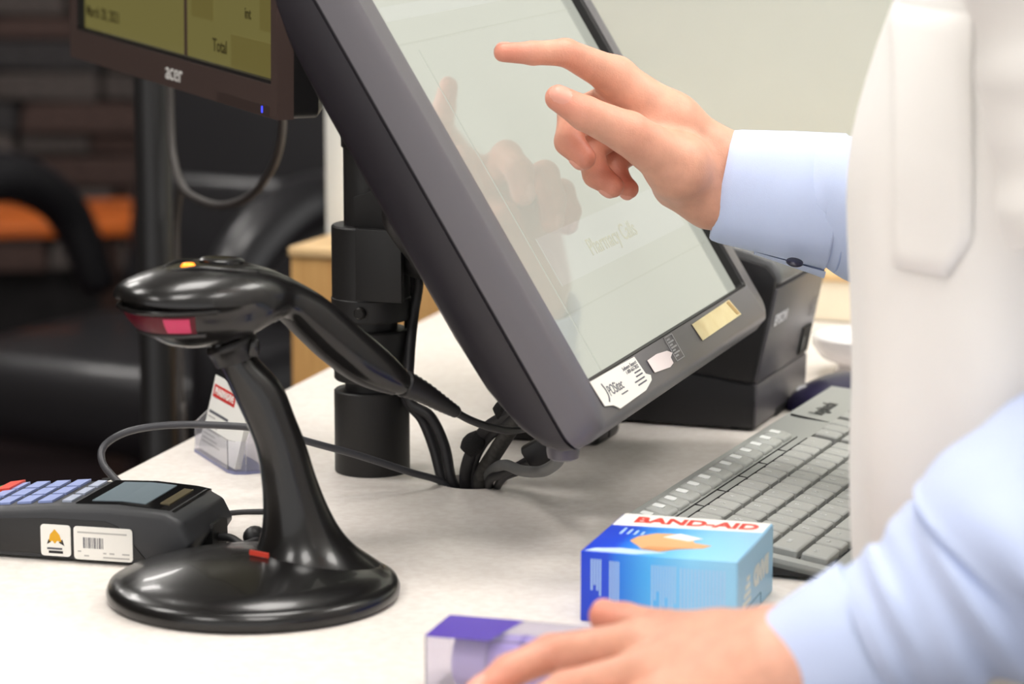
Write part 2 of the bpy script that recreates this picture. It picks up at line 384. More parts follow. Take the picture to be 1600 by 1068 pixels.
# ------------------------------------------------------------ customer display
RB = at(433,188,1.93); LB = at(110,88,2.315)
ax = (RB-LB).normalized(); az = UP-ax*ax.dot(UP); az.normalize(); ay = az.cross(ax)   # local x along the width, z up, y towards the back
AW = (RB-LB).length
brown = M('dark brown bezel plastic', (74,60,56), .38, bump=.03, bscale=2000)
acer = thing('customer_display', 'dark flat customer display showing a dim olive screen', 'monitor', mat=frame(LB, ax, ay, az))
AH = .285; bz = .0155; bb = .0225
V = [(0,0,0),(AW,0,0),(AW,0,AH),(0,0,AH)]
mesh('bezel', join(prism([(0,0),(AW,0),(AW,bb),(0,bb)],0,.012,lambda a,b_,d:(a,d,b_)), prism([(0,AH-bz),(AW,AH-bz),(AW,AH),(0,AH)],0,.012,lambda a,b_,d:(a,d,b_)),
     prism([(0,bb),(bz,bb),(bz,AH-bz),(0,AH-bz)],0,.012,lambda a,b_,d:(a,d,b_)), prism([(AW-bz*.7,bb),(AW,bb),(AW,AH-bz),(AW-bz*.7,AH-bz)],0,.012,lambda a,b_,d:(a,d,b_))), brown, acer)
mesh('inner_lip', join(box(bz,bz+.004,.001,.010,bb,AH-bz),box(bz,AW-bz*.7,.001,.010,bb,bb+.0025)), black, acer)
mesh('rear_housing', loft([[(x,y_,z_) for x,z_ in rrect(i,AW-i,i*.6,AH-i,.006,4)] for i,y_ in ((0,.012),(0,.030),(.006,.036),(.05,.046),(.07,.048))]), black, acer, smooth=True, angle=R(35))
om = M('dim olive screen', (30,30,20), .35, emit=(121,113,62), estr=.62)
om2 = M('olive screen field', (30,30,20), .35, emit=(113,103,52), estr=.61); oink = M('olive screen text', (20,18,10), .4, emit=(60,52,22), estr=.4)
odiv = M('screen divider', (20,18,16), .4, emit=(66,50,40), estr=.6)
scr = mesh('screen', box(bz,AW-bz*.7,.006,.010,bb,AH-bz), om, acer)
AT = lambda x, z_: Matrix.Translation((x,.0056,z_)) @ Matrix.Rotation(R(90),4,'X')
mesh('screen_divider', box(.243,.248,.0054,.006,bb,AH-bz), odiv, scr)
text('screen_text', 'March 20, 2021', .0125, oink, scr, AT(.0245,.0385), align='LEFT', bold=.0001, sx=1.0)
text('screen_text', 'Total', .0130, oink, scr, AT(.313,.0375), bold=.00015)
text('screen_text', 'int', .011, oink, scr, AT(.366,.0650), bold=.00015)
for x0,x1,z0,z1,s_ in ((.335,AW-.0125,.0255,.0485,'0.00'),(.388,AW-.0125,.0560,.085,'0.00'),(.258,.300,.0545,.085,None)):
    mesh('screen_field', box(x0,x1,.0054,.006,z0,z1), om2, scr)
    if s_: text('screen_text', s_, .012, oink, scr, AT(AW-.0145,z0+.008), align='RIGHT', bold=.00015)
lg = M('pale print', (220,218,214), .5)
AL = lambda x, z_: Matrix.Translation((x,-.0003,z_)) @ Matrix.Rotation(R(90),4,'X')
text('logo', 'acer', .0185, lg, acer, AL(.236,.0112), bold=.0, depth=.0005, sx=1.08)
mesh('power_light', box(AW-.0270,AW-.0250,-.0004,.001,.0022,.0066), M('blue light', (20,20,80), .4, emit=(60,70,255), estr=2.2), acer)
mesh('control_strip', box(AW-.110,AW-.012,-.0003,.001,.0012,.0078), M('bezel groove', (62,50,47), .35), acer)
mesh('mount_arm', tube([LB+ax*AW*.62+ay*.045+az*.17, C(PX-.06,PY+.10,.40), C(PX,PY,.42)], .012, 10), pm, acer, world=True, smooth=True)
#==PERIPH==
# ------------------------------------------------------------ barcode scanner on its stand
stc = C(-.146,1.590)
stand = thing('scanner_stand', 'glossy black curved scanner stand with a round base', 'stand', stc)
mesh('base', lathe([(.080,0),(.0825,.0022),(.0828,.0055),(.0812,.0092),(.0775,.0112),(.0745,.0116),(.073,.0132),(.06,.0170),(.045,.0205),(.03,.0235),(.0,.026)],72), gloss, stand, smooth=True, angle=R(60))
ND = 1.605; st_ = [(334,394,543,.014),(343,404,560,.0145),(362,440,600,.0155),(385,461,650,.016),(401,478,700,.017),(409,494,750,.019),(411,512,795,.022),(407,532,832,.027),(396,556,860,.034),(378,585,882,.043),(360,605,897,.052)]
rings = []
for xl, xr, y, hd in st_:
    y2 = y+ (6 if y < 700 else 0)
    a = at(xl,y2+4,ND); b_ = at(xr,y2-4,ND); c_ = (a+b_)/2; hx = (b_-a)/2
    rings.append([c_+hx*math.cos(t)+Vector((.0,1,0))*hd*math.sin(t) for t in [2*math.pi*j/32 for j in range(32)]])
def resample(rings, k):
    n = len(rings[0]); cols = [catmull([r[j] for r in rings], k) for j in range(n)]
    return [[cols[j][i] for j in range(n)] for i in range(len(cols[0]))]
mesh('neck', loft(resample(rings,5)), gloss, stand, world=True, smooth=True, angle=R(70))
ca = at(366,545,1.60)
mesh('cradle', loft(resample([[at(px,py,1.60)+Vector((math.cos(t)*hw,math.sin(t)*hd,math.cos(t)*hw*.35)) for t in [2*math.pi*j/24 for j in range(24)]] for px,py,hw,hd in ((372,562,.0125,.014),(366,548,.013,.016),(362,538,.014,.019),(360,530,.013,.018))],3)), black, stand, world=True, smooth=True, angle=R(60))
for px in (340,394): mesh('cradle_clip', tube([at(px,552,1.592),at(px+2,540,1.59),at(px+4,530,1.59)], [.004,.0035,.0025], 8), gloss, stand, world=True, smooth=True)
mesh('red_mark', box(-.006,.006,-.0006,.0006,-.0014,.0014), M('red print', (205,62,44), .5), stand, world=True, T=Matrix.Translation(at(405,865,1.5800)) @ Matrix.Rotation(R(-25),4,'Z') @ Matrix.Rotation(R(4),4,'Y'))

# scanner, own frame: x from tail to nose, y across, z up (metres)
SX = Vector((-.866,-.5,0)).normalized(); SY = Vector((-SX.y,SX.x,0))
tail = at(638,540,1.655)
SO = tail-SX*.0
scan = thing('barcode_scanner', 'glossy black handheld barcode scanner resting on the curved stand', 'scanner', mat=frame(SO,SX,SY,UP))
S_ = np.array([(0,-21.5,4,5),(4,-20.5,8,9),(15,-15,12.5,12.5),(35,-4,17,15.5),(55,10,18,17),(70,20.5,15.5,18),(82,28,13,20.5),(92,29,15.5,27),(106,27,20,33),(122,24.5,22.5,36.5),(140,23.5,21,37),(155,23,17.5,34),(166,23,13.5,28.5),(173,23.5,9.5,21),(177,24,5.5,13),(178.3,24,2,6)])/1000
S_[:,1] += .017*S_[:,0]/.178
xs = np.concatenate([np.linspace(0,.166,50), np.linspace(.168,.1783,10)])
def cub(x, k):
    i = int(np.clip(np.searchsorted(S_[:,0], x)-1, 0, len(S_)-2)); i0, i1, i2, i3 = max(i-1,0), i, i+1, min(i+2,len(S_)-1)
    t = (x-S_[i1,0])/(S_[i2,0]-S_[i1,0]); h = S_[i2,0]-S_[i1,0]
    m1 = (S_[i2,k]-S_[i0,k])/(S_[i2,0]-S_[i0,0])*h; m2 = (S_[i3,k]-S_[i1,k])/(S_[i3,0]-S_[i1,0])*h
    return (2*t**3-3*t*t+1)*S_[i1,k]+(t**3-2*t*t+t)*m1+(-2*t**3+3*t*t)*S_[i2,k]+(t**3-t*t)*m2
NS = 44
def sring(x, off=0):
    zc, hz, hw = cub(x,1), max(.001,cub(x,2)), max(.001,cub(x,3)); P = []
    jaw = np.clip((x-.100)/.015, 0, 1)
    for j in range(NS):
        a = 2*math.pi*(j+.5)/NS; c, s = math.cos(a), math.sin(a); e = 2/2.3
        y = hw*abs(c)**e*(1 if c > 0 else -1); z_ = hz*abs(s)**e*(1 if s > 0 else -1)
        if s < -.02: y *= 1-.13*jaw; z_ *= 1+.38*np.clip((x-.122)/.035,0,1)
        xx = x - (.004*jaw if s < -.02 else 0)
        P.append((xx, y*(1+off), zc+z_*(1+off)))
    return P
mesh('body', loft([sring(x) for x in xs]), gloss, scan, smooth=True, angle=R(42))
# lighter grip line under the handle and around the throat
grip = M('dark grey grip rubber', (44,42,42), .5)
gp = []
for x in np.linspace(.012,.092,26):
    zc, hz, hw = cub(x,1), cub(x,2), cub(x,3); gp.append([(x, hw*.62*c_, zc-hz*(.80+.24*math.sqrt(max(0,1-c_*c_)))) for c_ in np.linspace(-1,1,13)])
mesh('grip', loft(gp, cap=False, closed=False), grip, scan, smooth=True)
# scan window: band around the nose
def inside(x, y, z_):
    if x < 0 or x > .1783: return False
    zc, hz, hw = cub(x,1), max(.001,cub(x,2)), max(.001,cub(x,3))
    if z_ < zc: hz *= 1+.38*np.clip((x-.122)/.035,0,1)
    return abs(y/(hw*.87))**2.3+abs((z_-zc)/hz)**2.3 < 1
def hit(psi, z_):
    lo, hi = 0., .09
    for _ in range(30):
        m_ = (lo+hi)/2
        if inside(.125+m_*math.cos(psi)+.004, m_*math.sin(psi), z_): lo = m_
        else: hi = m_
    return lo
def band(z0, z1, a0, a1, off, n=28, rows=5):
    return [[(.125+(hit(p,z_)+off)*math.cos(p), (hit(p,z_)+off)*math.sin(p), z_) for p in np.linspace(R(a0),R(a1),n)] for z_ in np.linspace(z0,z1,rows)]
redw = M('dark red scan window', (84,12,28), .38, spec=.3)
mesh('scan_window', loft(band(.0235,.0335,-54,54,.0006), cap=False, closed=False), redw, scan, smooth=True)
mesh('window_lit_patch', loft(band(.0243,.0325,32,50,.0011), cap=False, closed=False), M('red window painted lit', (170,40,80), .25, emit=(180,40,84), estr=.2), scan, smooth=True)  # pink-lit part of the window, its light put in by colour and glow
mesh('window_lip', tube([(.125+(hit(p,.0222)+.0004)*math.cos(p), (hit(p,.0222)+.0004)*math.sin(p), .0222) for p in np.linspace(R(-62),R(62),18)], .0012, 8, 2), grip, scan, smooth=True)
mesh('brow_rim', tube([(.125+(hit(p,.0360)+.0018)*math.cos(p), (hit(p,.0360)+.0018)*math.sin(p), .0360) for p in np.linspace(R(-75),R(75),18)], .0016, 8, 2), gloss, scan, smooth=True)
def top(x, y=0): 
    zc, hz, hw = cub(x,1), cub(x,2), cub(x,3); return zc+hz*(max(0,1-abs(y/hw)**2.3))**(1/2.3)
mesh('status_light', lathe([(.0,.0022),(.003,.0018),(.0045,0),(.0045,-.003)][::-1],16), M('amber light', (240,130,20), .3, emit=(255,140,20), estr=1.6), scan, T=Matrix.Translation((.139,.004,top(.139,.004)-.0006)), smooth=True)
mesh('trigger_button', loft([[(.117+a*.013*s_, b_*.011*s_, top(.117+a*.013*s_, b_*.011*s_)+dz) for a,b_ in [(math.cos(2*math.pi*j/20),math.sin(2*math.pi*j/20)) for j in range(20)]] for s_,dz in ((1,-.002),(1,.0012),(.85,.0022),(.3,.0022))]), gloss, scan, smooth=True, angle=R(50))
for s_ in (-1,1):
    mesh('ridge', tube([(.150,s_*.006,top(.150,.006)), (.138,s_*.014,top(.138,.014)+.0006), (.122,s_*.021,top(.122,.021)+.0004),(.104,s_*.020,top(.104,.020))], [.0006,.0013,.0013,.0006], 8), gloss, scan, smooth=True)
# strain relief and cable of the scanner
sr = [at(630,598,1.652), at(660,612,1.66), at(690,630,1.67), at(714,644,1.68)]
pts = catmull(sr,8); prof = []
mesh('strain_relief', tube(pts, [.0078-.0046*i/(len(pts)-1)+(.0005 if i%2 else 0) for i in range(len(pts))], 14, smooth=False), black, scan, world=True, smooth=True)
mesh('cable', tube([at(706,640,1.677), at(735,656,1.69), at(770,668,1.71), at(805,672,1.74), at(840,660,1.79), at(830,640,1.85)], .0024, 10), rub, scan, world=True, smooth=True)
# ------------------------------------------------------------ payment terminal
PT = C(-.191,1.6490); pa = R(-14.5)
ptx = Vector((math.cos(pa),math.sin(pa),0)); pty = Vector((-ptx.y,ptx.x,0))
pin = thing('payment_terminal', 'dark grey card payment terminal with blue keys', 'card terminal', PT, (0,0,pa))
tg = M('dark grey terminal plastic', (52,53,56), .45, bump=.1, bscale=2200); tg2 = M('terminal side panel plastic', (40,39,39), .5, bump=.1, bscale=2200)
PWD = .082
# side profile in local x (0 at the right end), z
prof = [(-.162,.0015),(-.012,.0015),(-.004,.003),(.004,.016),(-.002,.0275),(-.012,.0325),(-.045,.0345),(-.085,.0330),(-.13,.0285),(-.152,.0245),(-.162,.018)]
def ptop(x): p = sorted(prof[4:], key=lambda q:q[0]); return float(np.interp(x,[q[0] for q in p],[q[1] for q in p]))
rings = []
for y,i in ((0,.004),(.0015,.0015),(.005,0),(PWD-.012,0),(PWD-.004,.003),(PWD,.009)):
    cx_, cz_ = -.1, .02
    rings.append([(x-(i if x > -.05 else -i), y, max(.0015, z_-(i if z_ > .015 else 0))) for x,z_ in prof])
mesh('body', loft(rings), tg, pin, bevel=.002, seg=3)
mesh('side_panel', prism([(-.155,.004),(-.024,.004),(-.033,.014),(-.042,.0235),(-.05,.0262),(-.09,.0258),(-.14,.0225),(-.155,.018)], -.0008, .002, lambda a,b_,d:(a,d,b_)), tg2, pin, bevel=.0008)
def psurf(x, y, h=.0): return (x, y, ptop(x)+h)
def ppatch(name, x0,x1,y0,y1,h0,h1,mat,n=4,label=None):
    rg = [[psurf(x,y0,h0),psurf(x,y1,h0),psurf(x,y1,h1),psurf(x,y0,h1)] for x in np.linspace(x0,x1,n)]
    o = mesh(name, loft(rg), mat, pin); 
    if label: o['label'] = label
    return o
ppatch('display_frame', -.072,-.010,.009,.072,-.001,.0006, M('glossy black display frame', (12,12,13), .12, coat=.5), 8)
ppatch('display', -.064,-.030,.015,.066,0,.0010, M('grey blue display', (112,124,130), .2, emit=(130,146,154), estr=.15), 5)
ppatch('logo_strip', -.023,-.017,.02,.06,0,.0011, M('olive metallic print', (120,110,84), .3, metal=.4), 2)
kb_ = M('pale blue key', (150,164,214), .45); kw_ = M('pale grey key', (176,184,204), .45); kr_ = M('red key', (226,72,52), .4)
for c_ in range(3): ppatch('soft_key', -.082,-.076,.012+c_*.020,.028+c_*.020,-.001,.0012, kw_, 2)
for r_ in range(4):
    for c_ in range(3): ppatch('number_key', -.097-r_*.0135,-.088-r_*.0135,.011+c_*.021,.029+c_*.021,-.001,.0014, kb_, 2)
for c_, m_ in ((0,kr_),(1,M('yellow key',(222,190,60),.4)),(2,M('green key',(60,150,80),.4))): ppatch('function_key', -.155,-.144,.011+c_*.021,.029+c_*.021,-.001,.0018, m_, 2)
ppatch('function_key', -.143,-.133,.050,.074,-.001,.0026, kr_, 3)
mesh('key_hole', lathe([(.003,0),(.003,.0006),(.001,.0006)],14), black, pin, T=Matrix.Translation(psurf(-.079,.0735,.0004)))
stk = M('white label', (240,238,232), .5)
PS = lambda x,z_: Matrix.Translation((x,-.0012,z_)) @ Matrix.Rotation(R(90),4,'X')
def plab(name, x0,x1,z0,z1,label):
    o = mesh(name, prism(rrect(x0,x1,z0,z1,.002,4), -.0014, -.0007, lambda a,b_,d:(a,d,b_)), stk, pin); o['label'] = label; return o
l1 = plab('brand_sticker', -.0905,-.0715,.0035,.0225,'white sticker with a small yellow emblem')
l2 = plab('barcode_sticker', -.0695,-.0325,.0025,.0225,'white barcode sticker')
yel = M('golden emblem', (224,168,32), .5); inkb = M('black ink', (40,38,40), .6)
def flat(name, pts, mat, par, d=-.0016): return mesh(name, prism([(a,b_-.003) for a,b_ in pts], d, d+.0003, lambda a,b_,c_:(a,c_,b_)), mat, par)
flat('emblem', [(-.0855,.0145),(-.0845,.0195),(-.0815,.0228),(-.0785,.0195),(-.0770,.0150),(-.0800,.0158),(-.0815,.0140),(-.0830,.0158)], yel, l1)
flat('emblem_mark', [(-.0865,.0135),(-.0855,.0165),(-.0840,.0150)], inkb, l1); flat('emblem_mark', [(-.0755,.0130),(-.0768,.0168),(-.0790,.0148)], inkb, l1)  # small black printed marks beside the emblem
flat('sticker_line', [(-.0865,.0105),(-.0770,.0105),(-.0770,.0116),(-.0865,.0116)], ink, l1); flat('sticker_line', [(-.0855,.0082),(-.0765,.0082),(-.0765,.0097),(-.0855,.0097)], inkb, l1)
for k in range(12): flat('bar', [(-.0635+k*.0011,.0125),(-.0635+k*.0011+.0004+.0003*(k%3==0),.0125),(-.0635+k*.0011+.0004+.0003*(k%3==0),.0190),(-.0635+k*.0011,.0190)], ink, l2)
for x0,x1,z_ in ((-.067,-.036,.0215),(-.067,-.065,.0100),(-.063,-.060,.0075),(-.051,-.049,.0095),(-.047,-.044,.0095),(-.039,-.0345,.0095),(-.051,-.0345,.0070)):
    flat('print_line', [(x0,z_),(x1,z_),(x1,z_+.0009),(x0,z_+.0009)], M('faint ink', (190,188,184), .6), l2)
mesh('cable_port', loft([[(.0005+d, y, z_) for y,z_ in rrect(.032,.058,.003,.0195,.004,4)] for d in (-.004,.0045)]), M('black recess', (8,8,9), .7), pin)
mesh('cable', tube([PT+ptx*-.002+pty*.043+UP*.009, PT+ptx*.012+pty*.042+UP*.010, at(380,851,1.675), at(405,842,1.68), at(430,838,1.685), at(470,850,1.70), at(520,860,1.72)], .0026, 10), rub, pin, world=True, smooth=True)
# ------------------------------------------------------------ business card holder
ch = thing('card_holder', 'clear plastic business card holder at the counter edge', 'card holder', C(-.2215,1.978), (0,0,R(-66.4)))
clr = M('clear acrylic', (246,246,252), .05, trans=.92, ior=1.2); ced = M('bluish acrylic edge', (176,180,226), .15, trans=.5, ior=1.3)
HWd = .084; HDp = .027
mesh('front_wall', loft([[(x,y,z_) for x,y in ((.002,0),(HWd-.010,0),(HWd-.003,.003),(HWd,.010),(HWd-.0012,.010),(HWd-.004,.0042),(HWd-.0105,.0013),(.002,.0013))] for z_ in (0.0022,.0225)]), clr, ch)
mesh('rear_wall', box(0,HWd,HDp-.0013,HDp,.0022,.036), clr, ch)
mesh('side_wall', prism([(0,.0022),(HDp-.0015,.0022),(HDp-.0015,.036),(.016,.034),(.002,.0225)], .0005, .0018, lambda a,b_,d:(d,a,b_)), clr, ch)
mesh('side_wall', prism([(.0102,.0022),(HDp-.0015,.0022),(HDp-.0015,.036),(.016,.034),(.0102,.0225)], HWd-.0012, HWd, lambda a,b_,d:(d,a,b_)), clr, ch)
mesh('bottom', prism([(0,0),(HWd-.010,0),(HWd-.003,.003),(HWd,.010),(HWd,HDp),(0,HDp)], 0, .0022), ced, ch)
card_m = M('white card', (246,245,240), .6); redp = M('red print on card', (208,52,48), .6)
for k in range(4):
    c_ = thing('business_card', ['front white business card with a red heading in the clear holder','second white business card tucked behind the front one','third white business card in the clear holder','rearmost white business card in the clear holder'][k], 'card', group='business cards in the holder',
               mat=MW[ch] @ Matrix.Translation((.041,.0035+k*.0011,.0035)) @ Matrix.Rotation(R(-14),4,'X'))
    mesh('card_sheet', box(-.0385,.0400,-.0003,.0003,0,.0520-k*.0006), card_m, c_)
    if k == 0:
        mesh('heading_panel', box(-.0350,.012,-.0005,-.0003,.0375,.0462), redp, c_)
        text('heading', 'PHARMASAVE', .0068, card_m, c_, Matrix.Translation((-.0115,-.0006,.0418)) @ Matrix.Rotation(R(90),4,'X'), bold=.00018, sx=.98)
        for z_, x1, h_ in ((.0262,.006,.0019),(.0232,-.020,.0011),(.0172,-.012,.0013),(.0142,-.002,.0011),(.0115,-.010,.0011),(.0085,-.004,.0011),(.0058,.004,.0011)):
            mesh('print_line', box(-.0350,x1,-.0005,-.0003,z_,z_+h_), ink if z_ > .025 else M('faint ink',(190,188,184),.6), c_)
# ------------------------------------------------------------ cables
def cable(name, label, pts, r, mat=rub, cat='cable', k=8):
    p0 = Vector(pts[-1]); t = thing(name, label, cat, (p0.x,p0.y,min(p0.z,Z0)))
    mesh('sheath', tube(pts, r, 12, k), mat, t, world=True, smooth=True); return t
HB = lambda dx, dy, z=-.03: Vector((HOLE.x+dx, HOLE.y+dy, Z0+z))
cable('looped_cable', 'thin grey cable looping from behind the payment terminal to the counter hole',
      [at(200,768,1.80),at(180,748,1.81),at(160,722,1.82),at(163,696,1.83),at(200,674,1.83),at(262,664,1.83),at(340,664,1.83),at(420,671,1.83),at(480,689,1.835),at(560,711,1.845),at(640,737,1.86),at(690,753,1.874),HB(-.013,-.010,-.012),HB(-.010,-.008,-.05)], .0024, M('grey cable', (66,66,70), .4))
cable('terminal_cable', 'straight black cable lying between the terminal and the stand neck', [at(345,803,1.785),at(380,800,1.79),at(412,799,1.79),at(430,798,1.792),at(438,800,1.792)], .0019)
bl_ = thing('cable_clip', 'small black cable clip just behind the scanner stand', 'clip', C(-.150,1.682))
mesh('clip_body', loft(resample([[at(398,838,1.685)+Vector((math.cos(t)*r_*1.1,(q-.5)*.014,math.sin(t)*r_)) for t in [2*math.pi*j/16 for j in range(16)]] for q,r_ in ((0,.004),(.3,.0062),(.7,.0062),(1,.004))],2)), black, bl_, world=True, smooth=True)
cable('pole_cable', 'black cable dropping from the pole sleeve to the counter hole, left of the pair', [at(642,400,1.93),at(644,450,1.93),at(640,500,1.93),at(634,560,1.92),at(634,620,1.905),at(660,655,1.90),at(678,700,1.893),at(690,745,1.885),HB(-.016,0,-.01),HB(-.014,0,-.05)], .0036)
cable('pole_cable', 'black cable dropping from the pole sleeve to the counter hole, right of the pair', [at(650,395,1.915),at(654,440,1.915),at(646,495,1.915),at(640,560,1.905),at(640,625,1.895),at(672,650,1.888),at(694,695,1.882),at(704,745,1.876),HB(-.010,-.006,-.01),HB(-.010,-.005,-.05)], .0036)
t = cable('strapped_cable', 'thick black cable rising from the hole with two fabric straps', [at(830,620,1.80),at(800,645,1.82),at(765,665,1.84),at(742,695,1.855),at(728,735,1.868),HB(-.004,-.010,-.01),HB(-.004,-.008,-.05)], .0042)
fab = M('fuzzy black strap', (26,25,25), .95, bump=.8, bscale=900)
for a,b_ in (((752,680),(728,706)),((805,634),(775,648))):
    D_ = 1.848 if a[0] < 760 else 1.83
    mesh('strap', tube([at(a[0],a[1],D_),at((a[0]+b_[0])/2-1,(a[1]+b_[1])/2,D_),at(b_[0],b_[1],D_)], [.0048,.0072,.0074,.0050], 14, 4), fab, t, world=True, smooth=True)
cable('monitor_cable', 'thin cable running beside the strapped cable into the hole', [at(820,640,1.80),at(790,662,1.825),at(758,690,1.85),at(740,730,1.868),HB(.001,-.012,-.01),HB(.001,-.01,-.05)], .0028)
cable('flat_grey_cable', 'dark grey braided cable leaning from the hole up behind the monitor', [at(835,625,1.79),at(805,660,1.82),at(775,705,1.85),at(752,745,1.868),HB(.006,-.011,-.012),HB(.004,-.01,-.05)], .0052, M('dusty dark grey cable', (58,56,54), .7, var=.3, vscale=300))
t = cable('plug_cable', 'black cable ending in a block plug under the monitor corner', [at(845,705,1.80),at(820,722,1.815),at(790,738,1.835),at(765,750,1.855),HB(.012,-.006,-.012),HB(.008,-.01,-.05)], .003)
mesh('plug', box(-.011,.011,-.006,.006,-.008,.008), black, t, world=True, bevel=.0025, T=Matrix.Translation(at(845,704,1.80)) @ Matrix.Rotation(R(-30),4,'Y'))
cable('twin_cable', 'second thin black cable below the block plug', [at(845,716,1.805),at(815,734,1.825),at(785,748,1.845),HB(.014,-.004,-.012),HB(.012,-.006,-.05)], .0026)
cable('curved_grey_cable', 'grey cable bending up into the stub under the monitor', [at(880,705,1.655),at(868,724,1.675),at(846,736,1.715),at(815,735,1.79),at(790,726,1.82),at(772,732,1.85),at(758,748,1.868),HB(.009,-.006,-.014),HB(.006,-.006,-.05)], .0036, M('mid grey cable', (92,92,92), .5))
# dark box behind the cables
pb = thing('power_box', 'small upright black box standing behind the cable bundle', 'box', C(-.010,2.02), (0,0,RZ))
mesh('case', box(0,.075,0,.05,0,.058), black, pb, bevel=.004, seg=3)
mesh('seam', box(-.0003,.0755,.024,.0255,.002,.054), M('black recess',(8,8,9),.7), pb)
# ------------------------------------------------------------ receipt printer
pr = thing('receipt_printer', 'black receipt printer behind the touch monitor', 'printer', C(.1755,2.047), (0,0,RZ))
pk = M('dark grey printer plastic', (80,78,82), .34, bump=.12, bscale=1800); pk2 = M('shadowed printer side plastic', (24,23,26), .5, bump=.1, bscale=1800); pk3 = M('printer top cover plastic', (104,105,106), .32, bump=.1, bscale=1800)  # side plastic painted darker for the shadow it lies in
W_ = .145
mesh('base', prism([(-.195,.002),(0,.002),(.001,.0345),(-.195,.060)], 0, W_, lambda a,b_,d:(a,d,b_)), pk, pr, bevel=.002)
mesh('front_panel', prism([(-.150,.055),(-.012,.0365),(.001,.0350),(.0150,.1045),(-.150,.120)], .0005, W_-.0005, lambda a,b_,d:(a,d,b_)), pk, pr, bevel=.0015)
mesh('side_cover', prism([(-.195,.0605),(-.002,.0352),(.0128,.104),(.0135,.112),(.007,.121),(-.030,.130),(-.195,.130)], -.0025, .004, lambda a,b_,d:(a,d,b_)), pk2, pr, bevel=.0018)
mesh('side_skirt', prism([(-.195,.002),(-.001,.002),(-.001,.0338),(-.195,.0590)], -.0022, .004, lambda a,b_,d:(a,d,b_)), pk2, pr, bevel=.0015)
mesh('top_cover', prism([(-.195,.121),(-.150,.1206),(.0153,.1055),(.0165,.116),(.010,.1250),(-.004,.1300),(-.060,.1440),(-.195,.146)], .004, W_, lambda a,b_,d:(a,d,b_)), pk3, pr, bevel=.004, seg=3)
mesh('paper_slot', box(-.075,-.062,.02,W_-.015,.142,.1455), black, pr)
mesh('cover_latch', box(-.082,-.060,.004,.03,.143,.150), M('pale grey plastic', (176,176,174), .4), pr, bevel=.0015)
sl = math.atan2(.0140,.0695)
def onfront(y, h): return Matrix.Translation((.001+h*math.sin(sl)+.0007, y, .035+h*math.cos(sl))) @ Matrix.Rotation(sl,4,'Y') @ Matrix.Rotation(R(90),4,'Z') @ Matrix.Rotation(R(90),4,'X')
text('logo', 'EPSON', .0115, M('silver print', (214,214,218), .4), pr, onfront(.026,.0455), bold=.0002, depth=.0004)
pw_ = mesh('switch_recess', prism([(.110,.003),(.136,.003),(.136,.024),(.110,.024)], -.004, .0004, lambda a,b_,d:(a,b_,d)), M('black recess',(8,8,9),.7), pr, T=onfront(0,0))
mesh('switch', box(.112,.120,.005,.016,.0,.0009), M('dark teal switch', (30,42,44), .4), pw_, T=onfront(0,0), bevel=.0006)
ip = M('pale print outline', (150,148,150), .5)
mesh('printed_mark', join(box(.122,.137,.0305,.0311,0,.0003),box(.122,.137,.0435,.0441,0,.0003),box(.122,.1229,.0305,.0441,0,.0003),box(.1361,.137,.0305,.0441,0,.0003),box(.126,.132,.036,.0385,0,.0003)), ip, pr, T=onfront(0,0))
for y in (.015,.12): mesh('foot', box(-.02,-.004,y-.01,y+.01,0,.003), black, pr)
mesh('bottom_notch', box(-.03,.0006,.055,.085,.0018,.0065), M('black recess',(8,8,9),.7), pr)
# ------------------------------------------------------------ keyboard
kyaw, kt = 1.18395931, .14124979
d2 = Vector((math.cos(kyaw), math.sin(kyaw), 0)); kn = Vector((math.sin(kyaw), -math.cos(kyaw), 0)); d1 = kn*math.cos(kt)-UP*math.sin(kt); kz = d1.cross(d2)
KO = C(.17185,1.84916,.0224)
KT = frame(KO, d1, d2, kz)
kbd = thing('keyboard', 'grey full size keyboard in front of the white coat', 'keyboard', mat=KT)
kg = M('grey keyboard plastic', (156,158,154), .42, bump=.06, bscale=2500); kk = M('grey key plastic', (166,167,163), .42, bump=.05, bscale=2500); kd = M('dark keyboard plastic', (38,38,40), .6)
U = .019; KY0 = -10.58*U; KE = 13.2*U
def zbot(x): return -(KO.z-Z0-.0015)/math.cos(kt)+x*math.tan(kt)     # local height of the counter plane
KF = .1035; KB = -.034
mesh('base', prism([(KB+.004,zbot(KB)),(KF-.001,zbot(KF)+.0003),(KF,-.0045),(KB,-.0045)], KY0-.010, KE, lambda a,b_,d:(a,d,b_)), kd, kbd, bevel=.001)
mesh('top_deck', join(prism([(KB-.002,-.006),(KB,-.0028),(-.0005,-.0006),(-.0005,-.006)], KY0-.011, KE+.001, lambda a,b_,d:(a,d,b_)), prism([(.0965,-.006),(.0965,-.0012),(KF,-.003),(KF+.001,-.006)], KY0-.011, KE+.001, lambda a,b_,d:(a,d,b_)),
     prism([(-.0005,-.006),(.0965,-.006),(.0965,-.0035),(-.0005,-.0035)], KY0-.011, KE+.001, lambda a,b_,d:(a,d,b_)),
     prism([(-.0005,-.006),(.0965,-.006),(.0965,-.0008),(-.0005,-.0008)], KY0-.011, KY0-.002, lambda a,b_,d:(a,d,b_))), kg, kbd)
mesh('key_gap_sheet', box(-.0003,.0963,KY0-.0018,KE-.002,-.0034,-.0028), kd, kbd)  # dark sheet laid under the keys so the gaps come out dark
kmesh = {}
